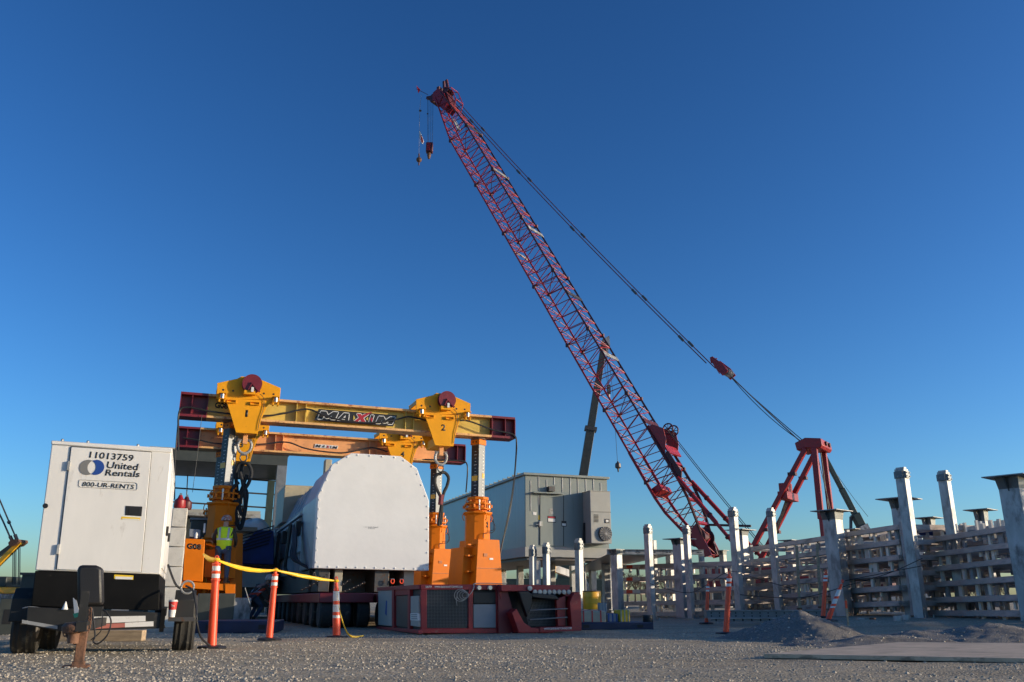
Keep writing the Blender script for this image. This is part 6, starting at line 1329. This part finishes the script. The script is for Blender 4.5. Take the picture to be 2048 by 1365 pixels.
# ------------------------------------------------------------------ stacked aluminium frames
WORD = ['topmost', 'second', 'third', 'fourth', 'fifth', 'lowest']
def rack(where, xl, Yl, xr, Yr, ysl, ysr, hp, depth, ns, colour='alu', gapcol='stud', band=None, top_studs=False, dx=0.0):
    n = len(ysl)
    for k in range(n):
        lb = '%s aluminium frame in the stack %s' % (WORD[k] if k < n - 1 else 'lowest', where)
        a, b = P(xl, ysl[k], Yl), P(xr, ysr[k], Yr); org = a.lerp(b, .5); t = T('stacked_frame', lb, 'aluminium frame', org, math.atan2(b.y - a.y, b.x - a.x), 'stacked aluminium frames')
        A, B_ = t.L(a), t.L(b); Hh = hp * .86 / 1839 * (Yl + Yr) / 2; L = (B_ - A).length
        gap = 0
        if k < n - 1: gap = ((P(xl, ysl[k], Yl).z - P(xl, ysl[k + 1], Yl).z) + (P(xr, ysr[k], Yr).z - P(xr, ysr[k + 1], Yr).z)) / 2 - Hh
        else: gap = max(.12, (P(xr, ysr[k], Yr).z - gh(b.x, b.y)) * .8 - Hh)
        bk = Vector((0, depth, 0))
        f = t.part('front_rail', MB().bar(A, B_, .07, Hh), M[colour], bevel=.008)
        t.part('rear_rail', MB().bar(A + bk, B_ + bk, .07, Hh), M[colour])
        if depth > 2: t.part('middle_rail', MB().bar(A + bk * .5, B_ + bk * .5, .07, Hh * .8), M[colour])
        t.part('lip', MB().bar(A + Vector((0, -.05, -Hh / 2)), B_ + Vector((0, -.05, -Hh / 2)), .10, .014), M['galvd'], f)
        for e in (0.0, 1.0): q0 = A.lerp(B_, e); t.part('end_rail', MB().bar(q0 + Vector((0, .04, 0)), q0 + bk - Vector((0, .04, 0)), .06, Hh * .96), M[colour])
        rs = random.Random(len(where) * 7 + k)
        for i in range(ns):
            f_ = (i + .5 + rs.uniform(-.18, .18)) / ns; c = A.lerp(B_, f_); row = rs.choice((.0, .25, .5, .75, 1.0)); p_ = c + bk * row + Vector((0, .055 if row == 0 else 0, -Hh / 2))
            ww = rs.uniform(.06, .16); ln = gap * (1 if rs.random() < .75 else .55)
            t.part('stud', MB().box(p_.x - ww / 2, p_.x + ww / 2, p_.y - .03, p_.y + .03, p_.z - ln + .01, p_.z - .002), M[gapcol if rs.random() < .7 else 'galvd'])
        for i in range(0, ns, 3):
            c = A.lerp(B_, (i + .3) / ns); t.part('cross_tube', MB().bar(c + bk * .02, c + bk * .98 + Vector((rs.uniform(-.3, .3), 0, 0)), .05, .07), M['galvd' if i % 2 else colour])
        if band and k < 3:
            for f0_, f1_, mm in band: c0, c1 = A.lerp(B_, f0_), A.lerp(B_, f1_); t.part('painted_band', MB().bar(c0 + Vector((0, -.002, 0)), c1 + Vector((0, -.002, 0)), .075, Hh * .96), M[mm], f)
        if k == 0 and top_studs:
            for i in range(int(ns * 1.4)):
                c = A.lerp(B_, (i + .5) / (ns * 1.4)) + bk * rs.choice((.3, .6, .95)); ww = rs.uniform(.05, .15); t.part('upright_stud', MB().box(c.x - ww, c.x + ww * .4, c.y - .03, c.y + .03, c.z, c.z + rs.uniform(.38, .52)), M['stud'])
            t.part('upper_tube', MB().bar(A + bk * .95 + Vector((.3, 0, .46)), B_ + bk * .95 + Vector((0, 0, .46)), .06, .06), M['galvd'])
    # stacking stanchions at the ends, one thing each
    for nm, (xx, Yy, y0, y1) in (('at the module end', (xl, Yl, ysl[0], ysl[-1])), ('at the open end', (xr, Yr, ysr[0], ysr[-1]))):
        a = P(xx, y0 - hp * .8, Yy); zb_ = gh(a.x, a.y) + .02; t = T('stacking_stanchion', 'stanchion %s of the stack %s' % (nm, where), 'stanchion', (a.x, a.y - .09, zb_), R(20), 'stanchions of the frame stacks')
        t.part('shaft', MB().box(-.06, .06, -.05, .05, 0, a.z - zb_), M['galvd'], bevel=.006); t.part('foot', MB().box(-.14, .14, -.12, .12, 0, .02), M['darksteel'])
OB = [(.0, .05, 'corange'), (.05, .12, 'refl'), (.12, .2, 'corange'), (.2, .3, 'refl')]
rack('with orange striped rails beside the module', 1230, 38, 1468, 31.5, [1135, 1160, 1185, 1208, 1229], [1127, 1151, 1177, 1204, 1227], 9.5, 2.6, 26, 'alu', 'stud', [(.0, .03, 'ink'), (.03, .07, 'corange'), (.07, .12, 'refl'), (.12, .18, 'corange'), (.18, .25, 'refl')])
rack('in front of the red mast', 1500, 34, 1658, 28.5, [1099, 1124, 1148, 1173, 1199, 1222], [1076, 1104, 1131, 1158, 1186, 1213], 10.5, 3.0, 26)
rack('between broad flared column and tallest bright post', 1692, 28.5, 1800, 25.6, [1070, 1098, 1126, 1155, 1183, 1211], [1054, 1084, 1115, 1146, 1176, 1207], 12, 3.0, 26)
rack('beyond the tallest bright post, topped with studs', 1848, 26.5, 2130, 20.5, [1083, 1112, 1141, 1171, 1201, 1226], [1040, 1077, 1110, 1151, 1193, 1228], 13.5, 3.2, 46, 'alu', 'stud', None, True)
# wrapped blue bundle on that stack, cabling coil
x, y = XY(1868, 26); bt = T('blue_bundle', 'blue and white plastic bundle lying on top of the frames behind the tall bright posts', 'bundle', (P(1868, 1062, 27).x, 27, P(1868, 1062, 27).z), R(-20))
bt.part('sheet', MB().lathe([(.05, -.5), (.13, -.4), (.15, 0), (.12, .35), (.04, .5)], (0, 0, 0), 12, 'x'), M['bluet']); bt.part('white_wrap', MB().lathe([(.155, -.05), (.155, .25)], (0, 0, 0), 12, 'x'), M['tarp'])
cw = T('cable_coil', 'loose black cable coil lying in front of the frames beside the big column', 'cable coil', GP(2020, 1236, .12), 0); mb = MB()
for k in range(5): c = cw.Yp(2022 + k * 3, 1212 + k, cw.e.location.y); mb.path([c + Vector((math.cos(a) * (.36 - .03 * k), .02 * k, math.sin(a) * (.30 - .02 * k))) for a in np.linspace(0, 6.28, 26)[:-1]], .014, 5, True)
cw.part('loops', mb, M['hose']); mb = MB(); mb.path(spl([cw.Yp(2010, 1230, cw.e.location.y), cw.Yp(1990, 1238, cw.e.location.y), cw.Yp(1975, 1240, cw.e.location.y - .2)]), .014); cw.part('loose_end', mb, M['hose'])
# perforated beams lying on the ground, frames of timber posts
def perf(label, x0, x1, ya, yb, Y, rot):
    t = Tpx('perforated_beam', label, 'steel beam', x0, Y, rot, 0, 'perforated beams on the ground'); a, b, c = t.Bp(x0, ya), t.Bp(x0, yb), t.Bp(x1, yb); z0 = max(b.z, .14)
    w = t.part('web', MB().box(0, c.x, 0, .3, z0, a.z), M['postgrey'], bevel=.01); n = int(c.x / .22)
    for i in range(n):
        for f in (.3, .7): t.part('hole', MB().lathe([(.02, -.004), (.02, .002)], (.12 + i * .22, 0, z0 + (a.z - z0) * f), 8, 'y'), M['blk'], w) if n * 2 <= 100 else None
    t.part('top_flange', MB().box(0, c.x, -.04, .34, a.z, a.z + .015), M['galvd'])
perf('long perforated steel beam lying at the foot of the frames, upper one', 1412, 1655, 1222, 1237, 23.5, R(3)); perf('long perforated steel beam lying on the gravel, lower one behind the first heap', 1420, 1600, 1238, 1252, 21.5, R(3))
for i, (a, b, y0, y1, Y) in enumerate(((1593, 1599, 1092, 1218, 26.5), (1634, 1641, 1088, 1215, 26.2))):
    t = Tpx('timber_post', 'thin brown timber upright leaning on the frames, ' + ('nearer the boom foot' if i == 0 else 'nearer the broad flared column'), 'timber', b, Y, 0, 0, 'thin timber uprights'); t.part('post', MB().bar(t.Yp(a, y0, Y), t.Yp(b, y1, Y), .07, .07, (0, 1, 0)), M['wood']); t.part('shoe', MB().cbox(t.Yp(b, y1, Y), .12, .12, .06), M['rust'])
# short pipe stubs and a stake in the pit
for i, (a, y0, y1, Y, lb, w) in enumerate(((1796, 1232, 1272, 21.5, 'shiny short pipe stub in the pit beneath the tallest bright post, nearer one', .11), (1812, 1230, 1258, 22.5, 'shiny short pipe stub in the pit, farther one of the pair', .10), (1745, 1236, 1262, 22.5, 'stubby dark anchor bolt cage between the gravel heaps', .08), (1724, 1236, 1258, 23, 'grey square anchor sleeve between the gravel heaps', .12))):
    z0 = max(P(a, y1, Y).z, .0); p = P(a, y0, Y); t = T('pipe_stub', lb, 'pipe stub', (p.x, p.y, z0), 0, 'pipe stubs in the pit'); t.part('pipe', MB().lathe([(w, 0), (w, p.z - z0), (w * .8, p.z - z0), (w * .8, .05)], (0, 0, 0), 16), M['galv' if i != 2 else 'rust']); t.part('collar', MB().lathe([(w * 1.2, 0), (w * 1.2, .05)], (0, 0, 0), 16), M['darksteel'])
p = GP(1697, 1252, .1); t = T('survey_stake', 'pale wooden survey stake with an orange top behind the first gravel heap', 'stake', p, 0); t.part('stake', MB().box(-.02, .02, -.012, .012, 0, .52), M['wood']); t.part('painted_top', MB().box(-.022, .022, -.014, .014, .36, .525), M['corange'])
# wires strung between the posts
wr = T('strung_wire', 'thin sagging dark wires strung across the posts and frames', 'wire', (XY(1500, 27)[0], 27, 0), 0)
for pts in ([(1300, 1168, 29), (1380, 1186, 30), (1455, 1145, 24), (1505, 1155, 28), (1590, 1180, 27)], [(1480, 1190, 27), (1600, 1196, 26), (1700, 1170, 25), (1780, 1146, 24), (1845, 1117, 23.5)], [(1690, 1162, 25), (1830, 1135, 23.5), (1845, 1134, 23.5)]):
    mb = MB(); mb.path(spl([wr.Yp(*a) for a in pts]), .011, 5); wr.part('wire', mb, M['hose'])
# ------------------------------------------------------------------ unseen stacks added out of frame to cast the long shade
def shade(i, x, y, L, lv, z0=.15):
    for k in range(lv):
        t = T('stacked_frame', '%s level of the added unseen stack that casts shade, row %s' % (['lowest', 'second', 'third', 'fourth', 'fifth', 'sixth', 'seventh', 'eighth'][k], 'ABCDEFG'[i]), 'aluminium frame', (x, y, z0 + k * .62), R(97), 'added shade stacks out of view')
        for d_, nm in ((0, 'front_rail'), (1.5, 'middle_rail'), (3, 'rear_rail')): t.part(nm, MB().box(-L / 2, L / 2, d_, d_ + .07, .36, .58), M['alu'])
        for j in range(int(L / .5)): t.part('stud', MB().box(-L / 2 + j * .5, -L / 2 + j * .5 + .1, (.5 * j) % 3, (.5 * j) % 3 + .06, 0, .36), M['galvd'])
        (t.part('shade_sheet', MB().box(-L / 2 * (.98 - .06 * (k % 3)), L / 2 * (.9 - .12 * (k % 4)), 1.0, 1.05, 0.0, .36), M['galvd']) if i in (0, 3) or k in (1, 2) else None)  # sheet added to close the stack against the sun
for i, (x, y, L, lv) in enumerate(((24.5, 17.0, 8.4, 8), (25.5, 25.5, 7.8, 6), (26.5, 33.5, 7.5, 5), (24, 10.2, 1.6, 3))): shade(i, x, y, L, lv)
# ------------------------------------------------------------------ bare trees on the horizon
def twigs(seed):
    rs = random.Random(seed); mb = MB()
    def br(p, d, L, r, k):
        q_ = p + d * L; mb.tube(p, q_, r, 4 if k > 1 else 6, r * .7)
        if k >= 5: return
        for i in range(3 if k else 4):
            n_ = (d + Vector((rs.uniform(-1, 1), rs.uniform(-1, 1), rs.uniform(-.15, .8))) * .62).normalized(); br(p.lerp(q_, rs.uniform(.55, 1)), n_, L * rs.uniform(.62, .82), max(.014, r * .58), k + 1)
    br(Vector((0, 0, 1.0)), Vector((0, 0, 1)), 1.7, .15, 0); return mesh_of('crown', mb, M['bark'])
CRN = [twigs(s) for s in (1, 2, 3)]; TR = mesh_of('trunk', MB().tube((0, 0, 0), (0, 0, 1.15), .24, 8, .16), M['bark'])
rs = random.Random(5); k = 0
SPOT = [1062, 1074, 1118, 1128, 1140, 1168, 1180, 1192, 1204, 1214, 1246, 1258, 1270, 1283, 1318, 1330, 1402, 1414, 1428, 1440, 1520, 1560, 1610, 640]
for px in SPOT:
    Y = rs.uniform(120, 150); x, y = XY(px + rs.uniform(-3, 3), Y); t = T('bare_tree', 'bare winter tree on the horizon seen through the steel legs and frames', 'tree', (x, y, -.2), rs.uniform(0, 6), 'bare trees on the horizon')
    s = rs.uniform(.72, .95); t.e.scale = (s * 1.1, s * 1.1, s)
    for nm, me in (('trunk', TR), ('crown', CRN[k % 3])): o = bpy.data.objects.new(nm, me); COL.objects.link(o); o.parent = t.e
    k += 1

wm = MB(); rs = random.Random(11); c0 = CRN[0]
def vs_of(me): return [tuple(v.co) for v in me.vertices], [tuple(p.vertices) for p in me.polygons]
cv_ = [vs_of(c) for c in CRN]
for k in range(46):
    px = rs.choice((rs.uniform(1000, 2100), rs.uniform(1400, 2100), rs.uniform(-20, 80))); Y = rs.uniform(230, 330); x, y = XY(px, Y); s_ = rs.uniform(.9, 1.5); a = rs.uniform(0, 6); ca, sa = math.cos(a) * s_ * 1.3, math.sin(a) * s_ * 1.3; V, Fc = cv_[k % 3]
    wm.add([(x + p[0] * ca - p[1] * sa, y + p[0] * sa + p[1] * ca, p[2] * s_ - .8) for p in V], Fc)
fw = link('far_wood', wm, M['bark']); tag(fw, kind='stuff');
